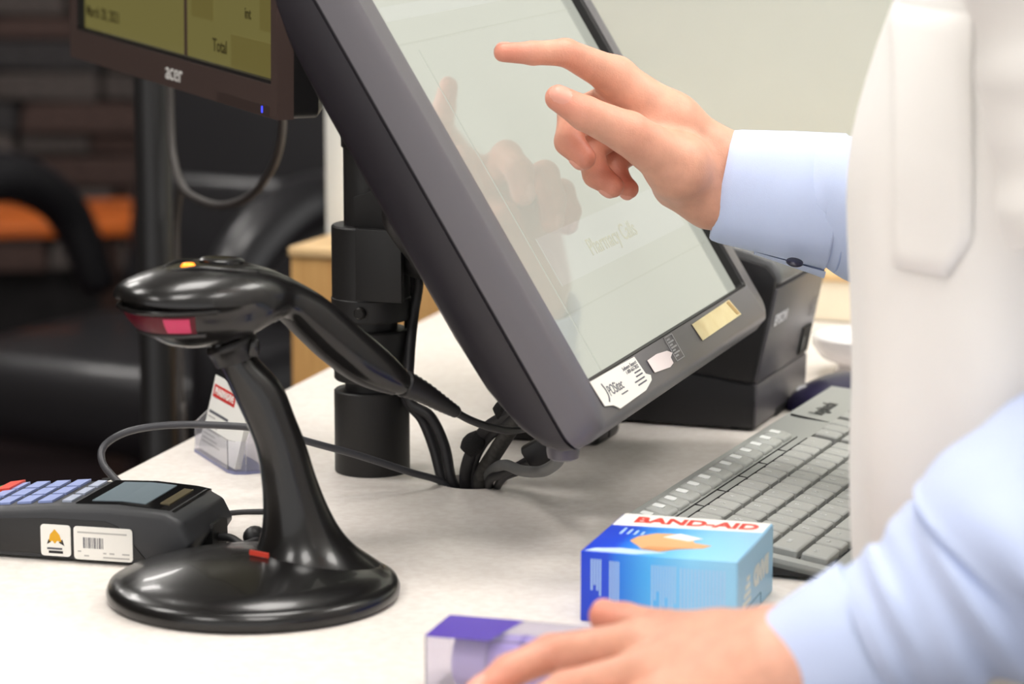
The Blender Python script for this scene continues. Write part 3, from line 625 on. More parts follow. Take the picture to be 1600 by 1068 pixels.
def keymesh(wd, dp=U):
    key = (round(wd,4), round(dp,4))
    if key not in kmesh:
        g = .0010
        rg = [[(a,b_,h) for a,b_ in rrect(g+i,dp-g-i,g+i,wd-g-i,.0016,3)] for i,h in ((0,-.0035),(.0004,.0014),(.0010,.0021),(.0018,.0024))]
        v, f = loft(rg); me = bpy.data.meshes.new('key'); me.from_pydata([tuple(p) for p in v], [], f)
        for p in me.polygons: p.use_smooth = False
        me.materials.append(kk); kmesh[key] = me
    return kmesh[key]
legm = M('pale key print', (206,208,206), .5)
def key(x, y, wd, leg=None, dp=U, lab=None):
    o = bpy.data.objects.new('key', keymesh(wd, dp)); COL.objects.link(o); o.parent = kbd; o.location = (x, y, 0)
    if leg:
        text('legend', leg, .0052 if len(leg) == 1 else .0036, legm, o, frame((dp*.42, wd*.42, .0026), (0,1,0), (-1,0,0), (0,0,1)), depth=.0002, bold=.00012)
    return o
rows = [(0, [('~',1)]+[(c,1) for c in '1234567890-=']+[('<-',1.5)]), (1, [('Tab',1.5)]+[(c,1) for c in 'QWERTYUIOP[]']+[('\\',1)]),
        (2, [('Caps',1.75)]+[(c,1) for c in "ASDFGHJKL;'"]+[('Enter',1.75)]), (3, [('Shift',2.25)]+[(c,1) for c in 'ZXCVBNM,./']+[('Shift',2.25)]),
        (4, [('Ctrl',1.5),('Fn',1),('Alt',1.25),(None,6),('Alt',1.25),('Fn',1),('Ctrl',1.5)])]
for r_, ks in rows:
    y = KY0+(.0012 if r_ in (1,2,3) else 0)
    for leg, wu in ks:
        key(r_*U, y, wu*U, leg); y += wu*U
y1 = KY0+14.9*U
for r_ in (0,1,4):
    for c_ in range(3): key(r_*U, y1+c_*U, U, 'Ins' if (r_,c_) == (0,0) else None)
key(3*U, y1+U, U)
for r_ in range(5):
    for c_ in range(4): key(r_*U, y1+(3.4+c_)*U, U, None)
# function keys: glossy raised strip
fk = M('function key plastic', (164,166,162), .38)
fw = U*1.13; fy = 3.79*U-12*fw
fme = bpy.data.meshes.new('function_key')
v, f = loft([[(a,b_,h-(.0008 if a > -.014 else 0)) for a,b_ in rrect(-.0265+i,-.0095-i,.0006+i,fw-.0006-i,.0025,4)] for i,h in ((0,-.003),(.0004,.0012),(.0012,.0022),(.003,.0026))]); fme.from_pydata([tuple(p) for p in v], [], f); fme.materials.append(fk)
for p in fme.polygons: p.use_smooth = True
lgm = M('white printed label', (226,228,226), .5)
lme = bpy.data.meshes.new('label_print'); v, f = prism(rrect(-.0235,-.0165,.0075,.0145,.0012,3), .0020, .0029); lme.from_pydata([tuple(p) for p in v], [], f); lme.materials.append(lgm)
for k in range(-1, 12):
    o = bpy.data.objects.new('function_key', fme); COL.objects.link(o); o.parent = kbd; o.location = (0, fy+k*fw, 0)
    q = bpy.data.objects.new('label_print', lme); COL.objects.link(q); q.parent = o
mesh('deck_groove', join(box(-.0078,-.0072,fy,3.9*U,-.002,-.0004),box(-.0010,-.0004,fy,3.9*U,-.002,.0002)), kd, kbd)
for k in range(0,12,2): mesh('deck_groove', box(-.0078,-.0006,fy+k*fw,fy+k*fw+.0005,-.002,-.0003), kd, kbd)
mesh('deck_groove', box(-.030,-.002,7.0*U,7.0*U+.0005,-.002,-.0005), kd, kbd)
text('logo', 'logitech', .0135, M('dark print', (58,60,60), .5), kbd, frame((-.0165, 9.0*U, -.0010), (0,1,0), (-1,0,0), (0,0,1)), bold=.0003, depth=.0003)
# ------------------------------------------------------------ mouse and dish
ms = thing('computer_mouse', 'dark blue computer mouse between the printer and keyboard', 'mouse', C(.254,2.142), (0,0,R(38)))
mb = M('dark indigo plastic', (40,36,66), .3, coat=.3)
rg = []
for x,hw,h in ((-.052,.006,.007),(-.048,.018,.015),(-.035,.027,.020),(-.012,.030,.026),(.015,.029,.025),(.038,.025,.018),(.050,.015,.012),(.053,.006,.007)):
    rg.append([(x, hw*math.cos(t), max(0.0015,h*math.sin(t)**.8)) for t in np.linspace(0,math.pi,15)])
mesh('shell', loft(resample([[Vector(p) for p in r] for r in rg],3)), mb, ms, smooth=True, angle=R(50))
mesh('base', prism([(x,y*.95) for x,y in [(.05*math.cos(t),.028*math.sin(t)) for t in np.linspace(0,2*math.pi,24,endpoint=False)]], 0, .0025), black, ms)
mesh('wheel', tube([(.030,-.003,.0195),(.030,.003,.0195)], .005, 16, 2), rub, ms, smooth=True, angle=R(40))
mesh('logo', lathe([(.004,0),(.004,.0008),(.001,.0008)],14), M('silver print',(170,170,174),.4), ms, T=Matrix.Translation((-.040,.010,.0165)) @ Matrix.Rotation(R(-30),4,'Y'))
dh = thing('white_dish', 'small white round dish behind the receipt printer', 'dish', C(.285,2.265))
mesh('bowl', lathe([(.026,.0),(.028,.003),(.026,.010),(.040,.016),(.047,.026),(.0475,.033),(.046,.0335),(.042,.026),(.030,.018),(.001,.016)],40), M('white glazed ceramic', (236,232,232), .2, coat=.4), dh, smooth=True, angle=R(50))
mesh('foot_ring', lathe([(.030,0),(.030,.002),(.022,.0022)],32), M('grey ceramic', (160,156,152), .5), dh)
#==BOXES==
# ------------------------------------------------------------ bandage box
BW, BD, BH = .0872, .0930, .0395
ba = thing('bandage_box', 'blue and white adhesive bandage carton on the counter', 'box', C(.0373,1.5370), (0,0,R(-17)))
def grad(name, stops, axis='X', lo=0, hi=1, rough=.35):
    m = M(name, (255,255,255), rough); nt = m.node_tree; b = nt.nodes['Principled BSDF']
    tc = [n for n in nt.nodes if n.type == 'TEX_COORD'][0]; sp = nt.nodes.new('ShaderNodeSeparateXYZ'); mr = nt.nodes.new('ShaderNodeMapRange'); rp = nt.nodes.new('ShaderNodeValToRGB')
    nt.links.new(tc.outputs['Object'], sp.inputs[0]); nt.links.new(sp.outputs[axis], mr.inputs[0]); mr.inputs[1].default_value = lo; mr.inputs[2].default_value = hi
    nt.links.new(mr.outputs[0], rp.inputs[0]); nt.links.new(rp.outputs[0], b.inputs['Base Color'])
    el = rp.color_ramp.elements
    el[0].position, el[0].color = stops[0][0], lin(stops[0][1]); el[1].position, el[1].color = stops[-1][0], lin(stops[-1][1])
    for p, c in stops[1:-1]: e = el.new(p); e.color = lin(c)
    return m
bx = grad('printed blue carton', [(0,(26,64,205)),(.17,(30,74,212)),(.24,(36,118,226)),(.45,(80,176,242)),(.7,(136,206,246)),(1,(150,204,236))], 'X', 0, BW)
bs = M('pale blue carton end', (150,196,228), .4)
cart = mesh('carton', box(0,BW,0,BD,0,BH), bx, ba, bevel=.0008)
mesh('end_panel', box(BW,BW+.0004,.001,BD-.001,.0008,BH-.0008), bs, ba)
mesh('flap_line', join(box(BW+.0003,BW+.0006,.002,.06,.0075,.0080),box(BW+.0003,BW+.0006,.060,.0605,.0015,.0080)), M('carton shadow line', (90,130,160), .6), ba)
wht = M('white carton print', (246,244,238), .4); redb = M('red carton print', (222,70,56), .4); skt = M('tan print', (232,176,124), .45); skd = M('darker tan print', (214,150,98), .45)
fnt = M('pale blue print', (172,206,240), .4)
tp = lambda pts, z_, m_, n_='top_print', th=.0002: mesh(n_, prism(pts, BH+z_, BH+z_+th), m_, ba)
tp([(.001,BD*.68),(BW-.001,BD*.74),(BW-.001,BD-.001),(.001,BD-.001)], 0, wht, 'white_band')
text('brand_name', 'BAND-AID', .0155, redb, ba, Matrix.Translation((BW*.53,BD*.845,BH+.0003)) @ Matrix.Rotation(R(1),4,'Z') @ Matrix.Diagonal((1,1.15,1,1)), bold=.0006, sx=.97)
tp([(.027,.020),(.031,.013),(.042,.010),(.050,.018),(.063,.024),(.066,.031),(.056,.034),(.050,.046),(.043,.052),(.030,.050),(.022,.040),(.020,.030)], 0, skt)
tp([(.031,.013),(.042,.010),(.050,.018),(.058,.022),(.044,.020),(.033,.019)], .0002, skd)
tp([(.036,.042),(.052,.036),(.058,.044),(.043,.052)], .0003, wht)
for k in range(4): tp([(.010+k*.004,.044),(.0115+k*.004,.044),(.0115+k*.004,.058-k*.002),(.010+k*.004,.058-k*.002)], 0, fnt, 'print_line')
tp([(.002,.001),(.030,.001),(.046,.0085),(.020,.012),(.006,.008)], 0, M('pale sky print', (206,232,248), .3), 'top_print')  # pale printed patch along the near edge of the top
def fp(x0,x1,z0,z1,m_=fnt): mesh('print_line', box(x0,x1,-.0003,.0001,z0,z1), m_, ba)
for k in range(4): fp(.006+k*.0016,.0069+k*.0016,.018+.003*(k%2)-.006*(k>2),.0355)
for k in range(4): fp(.0165+k*.0015,.0173+k*.0015,.004+.004*(k%2),.0350)
for k in range(9): fp(.040+k*.0016,.0407+k*.0016,.010+.006*((k*7)%3)-.002*k*.5,.0345)
for k in range(13): fp(.056+k*.0020,.0568+k*.0020,.004+.003*((k*5)%3),.0340)
ET = Matrix.Translation((BW+.0006,0,0)) @ Matrix.Rotation(R(90),4,'Z') @ Matrix.Rotation(R(90),4,'X')
text('end_print', 'BAND', .014, M('cream print', (214,220,220), .4), ba, ET @ Matrix.Translation((.060,.021,0)) @ Matrix.Rotation(R(180),4,'Z'), bold=.0012)
for k in range(4): mesh('print_line', box(BW+.0003,BW+.0006,.014+.003*k,.034-.001*k,.010+k*.0042,.0128+k*.0042), MATS['cream print'], ba)
# ------------------------------------------------------------ clear package with a purple pack
cl = thing('clear_package', 'clear plastic package with violet top under the hand', 'package', C(-.0435,1.4000), (0,0,R(-17)))
clp = M('clear package plastic', (244,242,250), .06, trans=.93, ior=1.12); vio = M('violet film', (92,70,176), .3); lil = M('lilac label', (178,160,226), .4, rgb2=(196,182,236), vscale=30)
CW, CD, CHt = .130, .040, .030
mesh('front_wall', box(0,CW,0,.0006,0,CHt), clp, cl); mesh('rear_wall', box(0,CW,CD-.0006,CD,0,CHt), clp, cl)
mesh('end_wall', box(0,.0006,.0006,CD-.0006,0,CHt), clp, cl); mesh('end_wall', box(CW-.0006,CW,.0006,CD-.0006,0,CHt), clp, cl)
mesh('top_panel', prism([(0,0),(.034,0),(.040,CD),(0,CD)], CHt, CHt+.0006), vio, cl)
mesh('top_window', prism([(.034,0),(CW,0),(CW,CD),(.040,CD)], CHt, CHt+.0006), clp, cl)
tb = thing('purple_tube', 'lilac round container lying inside the clear package', 'container', C(-.0435,1.4000), (0,0,R(-17)))
mesh('label_sleeve', tube([(.030,.020,.0145),(.122,.020,.0145)], .0135, 32, 2), lil, tb, smooth=True, angle=R(40))
mesh('cap', tube([(.012,.020,.0145),(.0295,.020,.0145)], .0141, 32, 2), M('pale lilac cap', (200,190,232), .35), tb, smooth=True, angle=R(40))
for k in range(3): mesh('print_band', tube([(.045+k*.02,.020,.0145),(.048+k*.02,.020,.0145)], .0137, 32, 2), M('violet print', (140,118,206), .4), tb, smooth=True, angle=R(40))
#==BACK==
# ------------------------------------------------------------ behind the counter edge: post, cable, armchair, table
ps = thing('floor_post', 'slim black floor post behind the counter edge', 'post', (at(246,560,2.55).x, 2.55, 0))
mesh('column', lathe([(.016,.01),(.016,1.75),(.012,1.755)],24), black, ps, smooth=True, angle=R(40)); mesh('base_plate', lathe([(.14,0),(.14,.008),(.13,.012),(.02,.014)],40), black, ps, smooth=True, angle=R(30))
wire = thing('hanging_cable', 'thin grey cable hanging in a loop below the customer display', 'cable', (at(274,600,2.53).x, 2.53, 0))
gc = M('grey flex', (66,62,60), .5)
mesh('sheath', tube([at(440,150,2.2),at(440,210,2.25),at(425,262,2.32),at(390,306,2.38),at(345,321,2.42),at(303,308,2.47),at(282,286,2.5),at(270,240,2.52),at(266,180,2.53),at(264,100,2.53)], .0034, 10), gc, wire, world=True, smooth=True)
mesh('lower_run', tube([at(282,286,2.5),at(275,360,2.525),at(278,500,2.53),at(283,640,2.53),(at(288,760,2.53)),Vector((at(288,760,2.53).x,2.53,.02))], .0032, 10), gc, wire, world=True, smooth=True)
lea = M('black leather', (34,33,36), .42, coat=.25, bump=.25, bscale=120)
chA = math.atan2(-.88,-.47)
ac = thing('armchair', 'black padded leather armchair in the blurred background', 'chair', (-.63,5.0,.0), (0,0,chA-math.pi/2))
# local y is the facing direction, x to the chair's right-hand side
def cushion(name, x0,x1,y0,y1,z0,z1,r=.05,T=None): return mesh(name, box(x0,x1,y0,y1,z0,z1), lea, ac, bevel=r, seg=5, T=T)
cushion('seat', -.29,.29,-.26,.30,.32,.48,.06)
cushion('backrest', -.28,.28,-.10,.04,0,.62,.05, Matrix.Translation((0,-.29,.42)) @ Matrix.Rotation(R(14),4,'X'))
cushion('back_pad', -.22,.22,.03,.09,.08,.30,.028, Matrix.Translation((0,-.29,.42)) @ Matrix.Rotation(R(14),4,'X'))
for s_ in (-1,1):
    mesh('armrest', tube([(s_*.33,-.30,.50),(s_*.35,-.22,.66),(s_*.355,-.05,.735),(s_*.355,.15,.72),(s_*.35,.29,.62),(s_*.34,.31,.45),(s_*.32,.24,.34)], [.035,.042,.048,.05,.046,.04,.035], 16), lea, ac, smooth=True)
mesh('gas_column', lathe([(.03,.06),(.03,.30)],20), black, ac)
for k in range(5):
    a = 2*math.pi*k/5; mesh('leg', tube([(0,0,.09),(.30*math.cos(a),.30*math.sin(a),.05)], [.028,.018], 8, 2), black, ac); mesh('caster', lathe([(.01,.0),(.026,.006),(.026,.04),(.01,.05)],14,(.30*math.cos(a),.30*math.sin(a),0)), black, ac, smooth=True)
tb2 = thing('side_table', 'orange brown wooden side table beyond the armchair', 'table', (at(80,360,5.9).x-.15, 5.95, 0), (0,0,R(8)))
orn = M('orange brown wood', (190,92,34), .4, rgb2=(206,108,44), vscale=12, stretch=(.6,6,6))
mesh('table_top', box(-.45,.31,-.16,.25,.540,.568), orn, tb2, bevel=.006)
for x in (-.40,.26):
    for y in (-.12,.20): mesh('leg', box(x-.02,x+.02,y-.02,y+.02,0,.54), M('dark stained wood', (48,28,20), .5), tb2)
#==PERSON==
# ------------------------------------------------------------ the person at the counter
FD = Vector((-.94,.342,0)).normalized(); SD = Vector((.342,.94,0)).normalized()     # facing direction, direction to the far shoulder
def pxof(p):
    q = Vector(p)-Vector((0,0,Z0+CH)); fw = Vector((0,math.cos(CP),-math.sin(CP))); u_ = Vector((0,math.sin(CP),math.cos(CP)))
    return 800+CF*q.x/q.dot(fw), 534-CF*q.dot(u_)/q.dot(fw)
skin = M('skin', (216,160,136), .42, sub=.12, var=.05, vscale=120, bump=.25, bscale=900)
nt = skin.node_tree; b = nt.nodes['Principled BSDF']; src = b.inputs['Base Color'].links[0].from_socket
vc = nt.nodes.new('ShaderNodeAttribute'); vc.attribute_name = 'flush'; mx = nt.nodes.new('ShaderNodeMixRGB'); mx.inputs[2].default_value = lin((212,120,100))
nt.links.new(vc.outputs['Fac'], mx.inputs[0]); nt.links.new(src, mx.inputs[1]); nt.links.new(mx.outputs[0], b.inputs['Base Color'])
nail_m = M('fingernail', (226,160,142), .34)
coat_m = M('white cotton coat', (238,235,231), .8, sheen=.2, bump=.15, bscale=1500, var=.012, vscale=10)
shirt_m = M('pale blue cotton shirt', (196,209,241), .75, sheen=.2, bump=.2, bscale=2200, var=.02, vscale=30)
pr_ = thing('person', 'person in a white coat and pale blue shirt tapping the touch screen', 'person', (.335,1.46,0))
pinv = MW[pr_].inverted()

def smin(a, b_, k):
    h = np.clip(.5+.5*(b_-a)/k, 0, 1); return b_*(1-h)+a*h-k*h*(1-h)
def hand_fn(palm, fingers, kp=.010, kf=.007):
    def fn(P):
        d0 = sd_cones(P, palm, kp); D = d0
        for f in fingers:
            df = sd_cones(P, f, .0025); D = smin(D, smin(d0, df, kf), .0012)
        return D
    return fn
def chain(pts): 
    return [(at(*a[:3]), at(*b_[:3]), a[3], b_[3]) for a, b_ in zip(pts[:-1], pts[1:])]
def hand_mesh(palm, fingers, step):
    allp = palm+[q for f in fingers for q in f]; P = np.array([p for a, b_, r0, r1 in allp for p in (a, b_)])
    fn = hand_fn(palm, fingers); V, F = nets(fn, P.min(0)-.03, P.max(0)+.03, step)
    return fn, smooth_vf(V, F, 2, .4), F
# far (pointing) hand
rf = [chain([(962,120,1.812,.0125),(884,82,1.790,.0086),(832,83,1.783,.0072),(786,82,1.779,.0060)]),
      chain([(988,144,1.832,.0120),(896,180,1.810,.0098),(889,221,1.798,.0090),(912,246,1.792,.0078)]),
      chain([(1012,172,1.850,.0115),(920,232,1.828,.0094),(932,272,1.815,.0086),(957,291,1.808,.0074)]),
      chain([(1036,205,1.864,.0105),(958,252,1.845,.0084),(968,284,1.836,.0074),(982,295,1.829,.0066)]),
      chain([(1062,262,1.790,.0175),(982,208,1.773,.0134),(914,177,1.766,.0106),(872,153,1.766,.0082)])]
rp_ = chain([(1205,268,1.830,.0185),(1122,252,1.820,.0180),(1050,190,1.815,.0160),(962,122,1.812,.0120)])+chain([(1205,330,1.828,.0175),(1108,318,1.810,.0130),(1060,285,1.810,.0165)]) \
    +chain([(1122,262,1.826,.0170),(988,146,1.832,.0120)])+chain([(1118,275,1.832,.0165),(1012,175,1.850,.0118)])+chain([(1112,292,1.836,.0155),(1036,208,1.864,.0108)])+chain([(1112,300,1.818,.0170),(1060,262,1.793,.0175),(1000,215,1.806,.0120)])
fn_r, Vr, Fr = hand_mesh(rp_, rf, .0017)
# near hand resting on the clear package
lf_ = [chain([(1000,1008,1.305,.0118),(862,1020,1.330,.0092),(795,1048,1.318,.0080),(742,1088,1.308,.0068)]),
       chain([(1020,1050,1.280,.0118),(885,1078,1.295,.0092),(820,1110,1.290,.0080),(770,1150,1.285,.0068)]),
       chain([(1050,1095,1.258,.0112),(930,1125,1.270,.0090),(870,1155,1.265,.0078),(825,1185,1.262,.0066)]),
       chain([(1085,1130,1.242,.0105),(985,1165,1.248,.0082),(935,1185,1.246,.0070),(900,1205,1.244,.0060)]),
       chain([(1130,1012,1.300,.0150),(1035,990,1.325,.0115),(975,972,1.345,.0096),(944,962,1.350,.0078)])]
lp_ = chain([(1290,1010,1.270,.0230),(1200,1032,1.268,.0210),(1110,1025,1.285,.0185),(1000,1010,1.305,.0115)])+chain([(1200,1042,1.262,.0200),(1020,1052,1.280,.0118)])+chain([(1200,1055,1.256,.0200),(1050,1095,1.258,.0112)]) \
    +chain([(1200,1062,1.252,.0195),(1085,1130,1.242,.0105)])+chain([(1190,1025,1.275,.0180),(1130,1014,1.300,.0150),(1040,1000,1.315,.0120)])
fn_l, Vl, Fl = hand_mesh(lp_, lf_, .0019)
# core body: head, neck, trunk and arms inside the clothes
PS_ = np.array((-.055,-.29,0))
def CB(x, y, z): return np.array((x, y, Z0+z))
def CC(x, y, z): return CB(x, y, z)+PS_
elR = CB(.40,1.775,.125); shR = CB(.405,1.65,.43); elL = CB(.350,1.235,.155); shL = CB(.275,1.275,.43)
wrR = np.array(at(1190,300,1.828)); wrL = np.array(at(1290,1035,1.262))
hd = CC(.345,1.765,.745)
core = [(CC(.385,1.75,-.02),CC(.385,1.75,.30),.095,.10),(CC(.385,1.70,.36),CC(.385,1.80,.36),.085,.085),(CC(.395,1.75,.38),CC(.375,1.757,.60),.062,.056),
        (hd,hd+np.array((.03,-.011,.035)),.082,.088),(hd+np.array((-.035,.013,-.055)),hd,.05,.078),(hd+np.array((-.085,.031,-.02)),hd+np.array((-.075,.027,.025)),.013,.008),
        (hd+np.array((.03,.075,-.02)),hd+np.array((.03,.082,.02)),.012,.014),(hd+np.array((-.02,-.090,-.02)),hd+np.array((-.02,-.095,.02)),.012,.014),
        (shR,elR,.048,.038),(elR,wrR,.036,.024),(shL,elL,.045,.034),(elL,wrL,.032,.020),(CC(.39,1.68,.38),shL,.06,.045),(CC(.39,1.82,.38),shR,.06,.045)]
Vc, Fc = soft(core, .035, .0125, 2)
off1, off2 = len(Vr), len(Vr)+len(Vl)
body = mesh('body', (np.concatenate([Vr,Vl,Vc]).tolist(), np.concatenate([Fr,Fl+off1,Fc+off2]).tolist()), skin, pr_, world=True, smooth=True)
me = body.data; ca_ = me.attributes.new('flush', 'FLOAT', 'POINT')
tips = np.array([f[-1][1] for f in rf+lf_]); kn_ = np.array([f[0][1] for f in rf+lf_])
Vw = np.concatenate([Vr,Vl,Vc]); fl = np.zeros(len(Vw))
for tset, rad, amt in ((tips,.022,.6),(kn_,.016,.3)):
    for t_ in tset: fl = np.maximum(fl, amt*np.exp(-(np.linalg.norm(Vw-t_,axis=1)/rad)**2))
ca_.data.foreach_set('value', fl.astype(np.float32))
def nail(fn, c, along, nrm, ln, wd):
    c = np.array(c); n_ = np.array(Vector(nrm).normalized()); a = np.array(Vector(along).normalized()); a = a-n_*(a@n_); a /= np.linalg.norm(a); s_ = np.cross(n_, a)
    P = []; nr, na = 4, 14
    for i in range(nr+1):
        for j in range(na):
            t_ = 2*math.pi*j/na; P.append(c+n_*.009+(a*math.cos(t_)*ln+s_*math.sin(t_)*wd)*i/nr)
    P = np.array(P)
    for _ in range(40):          # drop onto the finger along the normal
        d = fn(P); P = P-n_*(np.clip(d-.0002,-.001,.003))[:, None]
    P = P+n_*np.repeat([.0007,.0007,.0006,.0004,-.0004], na)[:, None]
    F = [((i*na)+j,(i*na)+(j+1)%na,((i+1)*na)+(j+1)%na,((i+1)*na)+j) for i in range(nr) for j in range(na)]
    o = mesh('fingernail', (P.tolist(), F), nail_m, pr_, world=True, smooth=True); return o
def tipdir(f): return Vector(f[-1][1])-Vector(f[-1][0])
nail(fn_r, Vector(rf[4][-1][1])-tipdir(rf[4])*.12+Vector((0,-.004,.003)), tipdir(rf[4]), (-.25,-.9,.45), .0078, .0062)
nail(fn_r, Vector(rf[1][-1][1])+Vector((-.003,0,-.003)), tipdir(rf[1]), (-.7,-.35,-.65), .0058, .0045)
nail(fn_r, Vector(rf[2][-1][1])+Vector((-.003,0,-.003)), tipdir(rf[2]), (-.55,-.45,-.7), .0055, .0043)
nail(fn_r, Vector(rf[3][-1][1])+Vector((-.001,0,-.003)), tipdir(rf[3]), (-.3,-.5,-.8), .0048, .0038)
nail(fn_r, Vector(rf[0][-1][1])+Vector((0,.003,.003)), tipdir(rf[0]), (-.1,.6,.8), .0060, .0048)
nail(fn_l, Vector(lf_[0][-1][1])+Vector((0,0,.003)), tipdir(lf_[0]), (-.1,.0,1), .0060, .0048)
nail(fn_l, Vector(lf_[4][-1][1])+Vector((0,.003,.003)), tipdir(lf_[4]), (-.3,.5,.8), .0062, .0050)
# hair and eyes
Vh, Fh = soft([(hd+np.array((.035,-.012,.045)),hd+np.array((.055,-.02,.0)),.097,.09),(hd+np.array((-.03,.012,.085)),hd+np.array((.03,-.01,.09)),.05,.06)], .03, .0125, 2)
mesh('hair', (Vh.tolist(), Fh.tolist()), M('dark brown hair', (44,32,26), .5, var=.3, vscale=200, stretch=(1,1,.1)), pr_, world=True, smooth=True)
for s_ in (-1,1):
    mesh('eye', lathe([(.0001,-.011),(.008,-.0075),(.011,0),(.008,.0075),(.0001,.011)],14), M('eye white', (235,232,228), .2), pr_, world=True, smooth=True, T=Matrix.Translation(Vector(hd)+FD*.0665+SD*(.031*s_)+UP*.012))
mesh('mouth', tube([Vector(hd)+FD*.079+SD*(-.024)-UP*.052, Vector(hd)+FD*.086-UP*.052, Vector(hd)+FD*.079+SD*.024-UP*.052], [.002,.005,.002], 8), M('lips', (190,110,100), .4), pr_, world=True, smooth=True)
# white coat
zs = []; sil = [(1392,-60),(1380,0),(1362,50),(1345,105),(1330,160),(1319,210),(1314,260),(1312,320),(1314,430),(1317,560),(1319,650),(1324,750),(1330,870),(1336,960)]
silp = sorted([(at(px,py,1.48).z-Z0, at(px,py,1.48).x) for px,py in sil])
def coat_par(z):
    xl = float(np.interp(z, [q[0] for q in silp], [q[1] for q in silp]))
    b_ = float(np.interp(z, [-.6,-.2,.05,.30,.42,.50,.545], [.25,.225,.205,.205,.195,.14,.085])); a = float(np.interp(z, [-.6,-.2,.05,.25,.42,.50,.545], [.165,.15,.150,.145,.13,.10,.072]))
    s = math.sqrt((a*FD.x)**2+(b_*SD.x)**2); cx = xl+s
    if z > .34: cx += (z-.34)*.12
    if z < .05: cx += min(.05, (.05-z)*.6)
    return cx, 1.465, a, b_
def coat_pt(th, z, off=0):
    cx, cy, a, b_ = coat_par(z)
    fold = .0035*math.sin(th*7+z*5)+.003*math.sin(th*13-z*9+1)+.002*math.sin(z*31+th*3)
    fold *= min(1, max(.25, (.25-z)/.25+.3))
    e = 2/2.15; c, s = math.cos(th), math.sin(th)
    c = abs(c)**e*(1 if c > 0 else -1); s = abs(s)**e*(1 if s > 0 else -1)
    return Vector((cx,cy,Z0+z))+FD*(a+fold+off)*c+SD*(b_+fold+off)*s
zz = np.linspace(-.56,.545,70)
coat = mesh('lab_coat', loft([[coat_pt(2*math.pi*j/120,z) for j in range(120)] for z in zz], cap=False), coat_m, pr_, world=True, smooth=True)
mesh('coat_hem', loft([[coat_pt(2*math.pi*j/120,z,o_) for j in range(120)] for z,o_ in ((-.56,.001),(-.545,.0022),(-.53,.001))], cap=False), coat_m, coat, world=True, smooth=True)
def th_at(px, z):       # angle on the near front of the coat whose point shows at pixel column px
    T_ = np.linspace(-math.pi*.62, math.pi*.3, 500); X_ = np.array([pxof(coat_pt(t_, z))[0] for t_ in T_]); k_ = int(X_.argmin())
    return float(T_[:k_+1][np.abs(X_[:k_+1]-px).argmin()])
def cpatch(name, left, right, z0, z1, off, n=14, nz=24, lf=None):
    rg = []
    for i in range(nz+1):
        z = z0+(z1-z0)*i/nz; l_, r_ = left(z), right(z); L = []
        for j in range(n+1):
            t_ = l_+(r_-l_)*j/n; edge = min(j, n-j, i, nz-i); o_ = off*min(1, .25+edge*.75) if edge < 1 else off
            L.append(coat_pt(t_, z, o_))
        rg.append(L)
    return mesh(name, loft(rg, cap=False, closed=False), coat_m, coat, world=True, smooth=True)
zr = lambda y, D=1.36: at(1450,y,D).z-Z0
zA, zB = zr(408), zr(12)
tl_, tr_ = th_at(1400, (zA+zB)/2), th_at(1521, (zA+zB)/2)
zc_ = zr(345)
cpatch('chest_pocket', lambda z: th_at(1400,z), lambda z: th_at(1521-(0 if z > zc_ else 40*(zc_-z)/(zc_-zA)),z), zA, zB, .0045)
# stitched front edge of the coat
for k in range(5):
    z = .40-k*.11
    mesh('button', lathe([(.0085,0),(.009,.0015),(.0075,.0028),(.002,.0024)],16), M('white button', (226,224,218), .35), coat, world=True, smooth=True, T=frame(coat_pt(.03,z,.001), SD, UP, FD))
# shirt collar
ncol = Vector(CC(.385,1.753,.535))
mesh('shirt_collar', loft([[ncol+FD*r_*math.cos(a)+SD*r_*.95*math.sin(a)+UP*(z_-.02*math.cos(a)) for a in [2*math.pi*j/40 for j in range(40)]] for r_,z_ in ((.078,-.01),(.074,.012),(.069,.036),(.066,.038),(.064,.02))], cap=False), shirt_m, pr_, world=True, smooth=True)
# sleeves
def sleeve(name, pts, rad, wr, parent, mat, seed=0, n=40, k=14, flat_=1):
    P = catmull(pts, k); rr_ = interp(rad, 0, len(P)); am = interp(wr, 0, len(P)); t = (P[1]-P[0]).normalized(); u = UP-t*t.dot(UP); u.normalize(); rings = []
    for i, p in enumerate(P):
        t2 = (P[min(i+1,len(P)-1)]-P[max(i-1,0)]).normalized(); u = (u-t2*u.dot(t2)).normalized(); v = t2.cross(u); L = []
        s = i/len(P)*len(pts)
        for j in range(n):
            a = 2*math.pi*j/n
            d = am[i]*(.5*math.sin(s*6.5+2.2*math.sin(a+seed)+seed)+.35*math.sin(s*11-1.7*math.cos(a*1.0+seed*2))+.25*math.sin(3*a+s*4+seed))
            L.append(p+(u*math.cos(a)+v*math.sin(a)*flat_)*(rr_[i]+d))
        rings.append(L)
    return mesh(name, loft(rings, cap=False), mat, parent, world=True, smooth=True)
sR = sleeve('shirt_sleeve', [at(1304,318,1.817), at(1345,328,1.813), Vector(elR)+Vector((-.03,.0,0)), Vector(elR)+Vector((.012,.008,.02)), (Vector(elR)+Vector(shR))/2, Vector(shR)], [.0395,.044,.052,.056,.060,.062], [.0002,.003,.006,.006,.006,.004], pr_, shirt_m, 1, flat_=.86)
sL = sleeve('shirt_sleeve', [at(1362,990,1.258), at(1445,955,1.254), at(1552,898,1.250), at(1665,825,1.244), Vector(elL)+Vector((.006,-.002,-.008)), (Vector(elL)*.55+Vector(shL)*.45), Vector(shL)], [.0315,.0400,.0495,.0580,.060,.052,.048], [.0008,.003,.0045,.006,.007,.005,.003], pr_, shirt_m, 2.3)
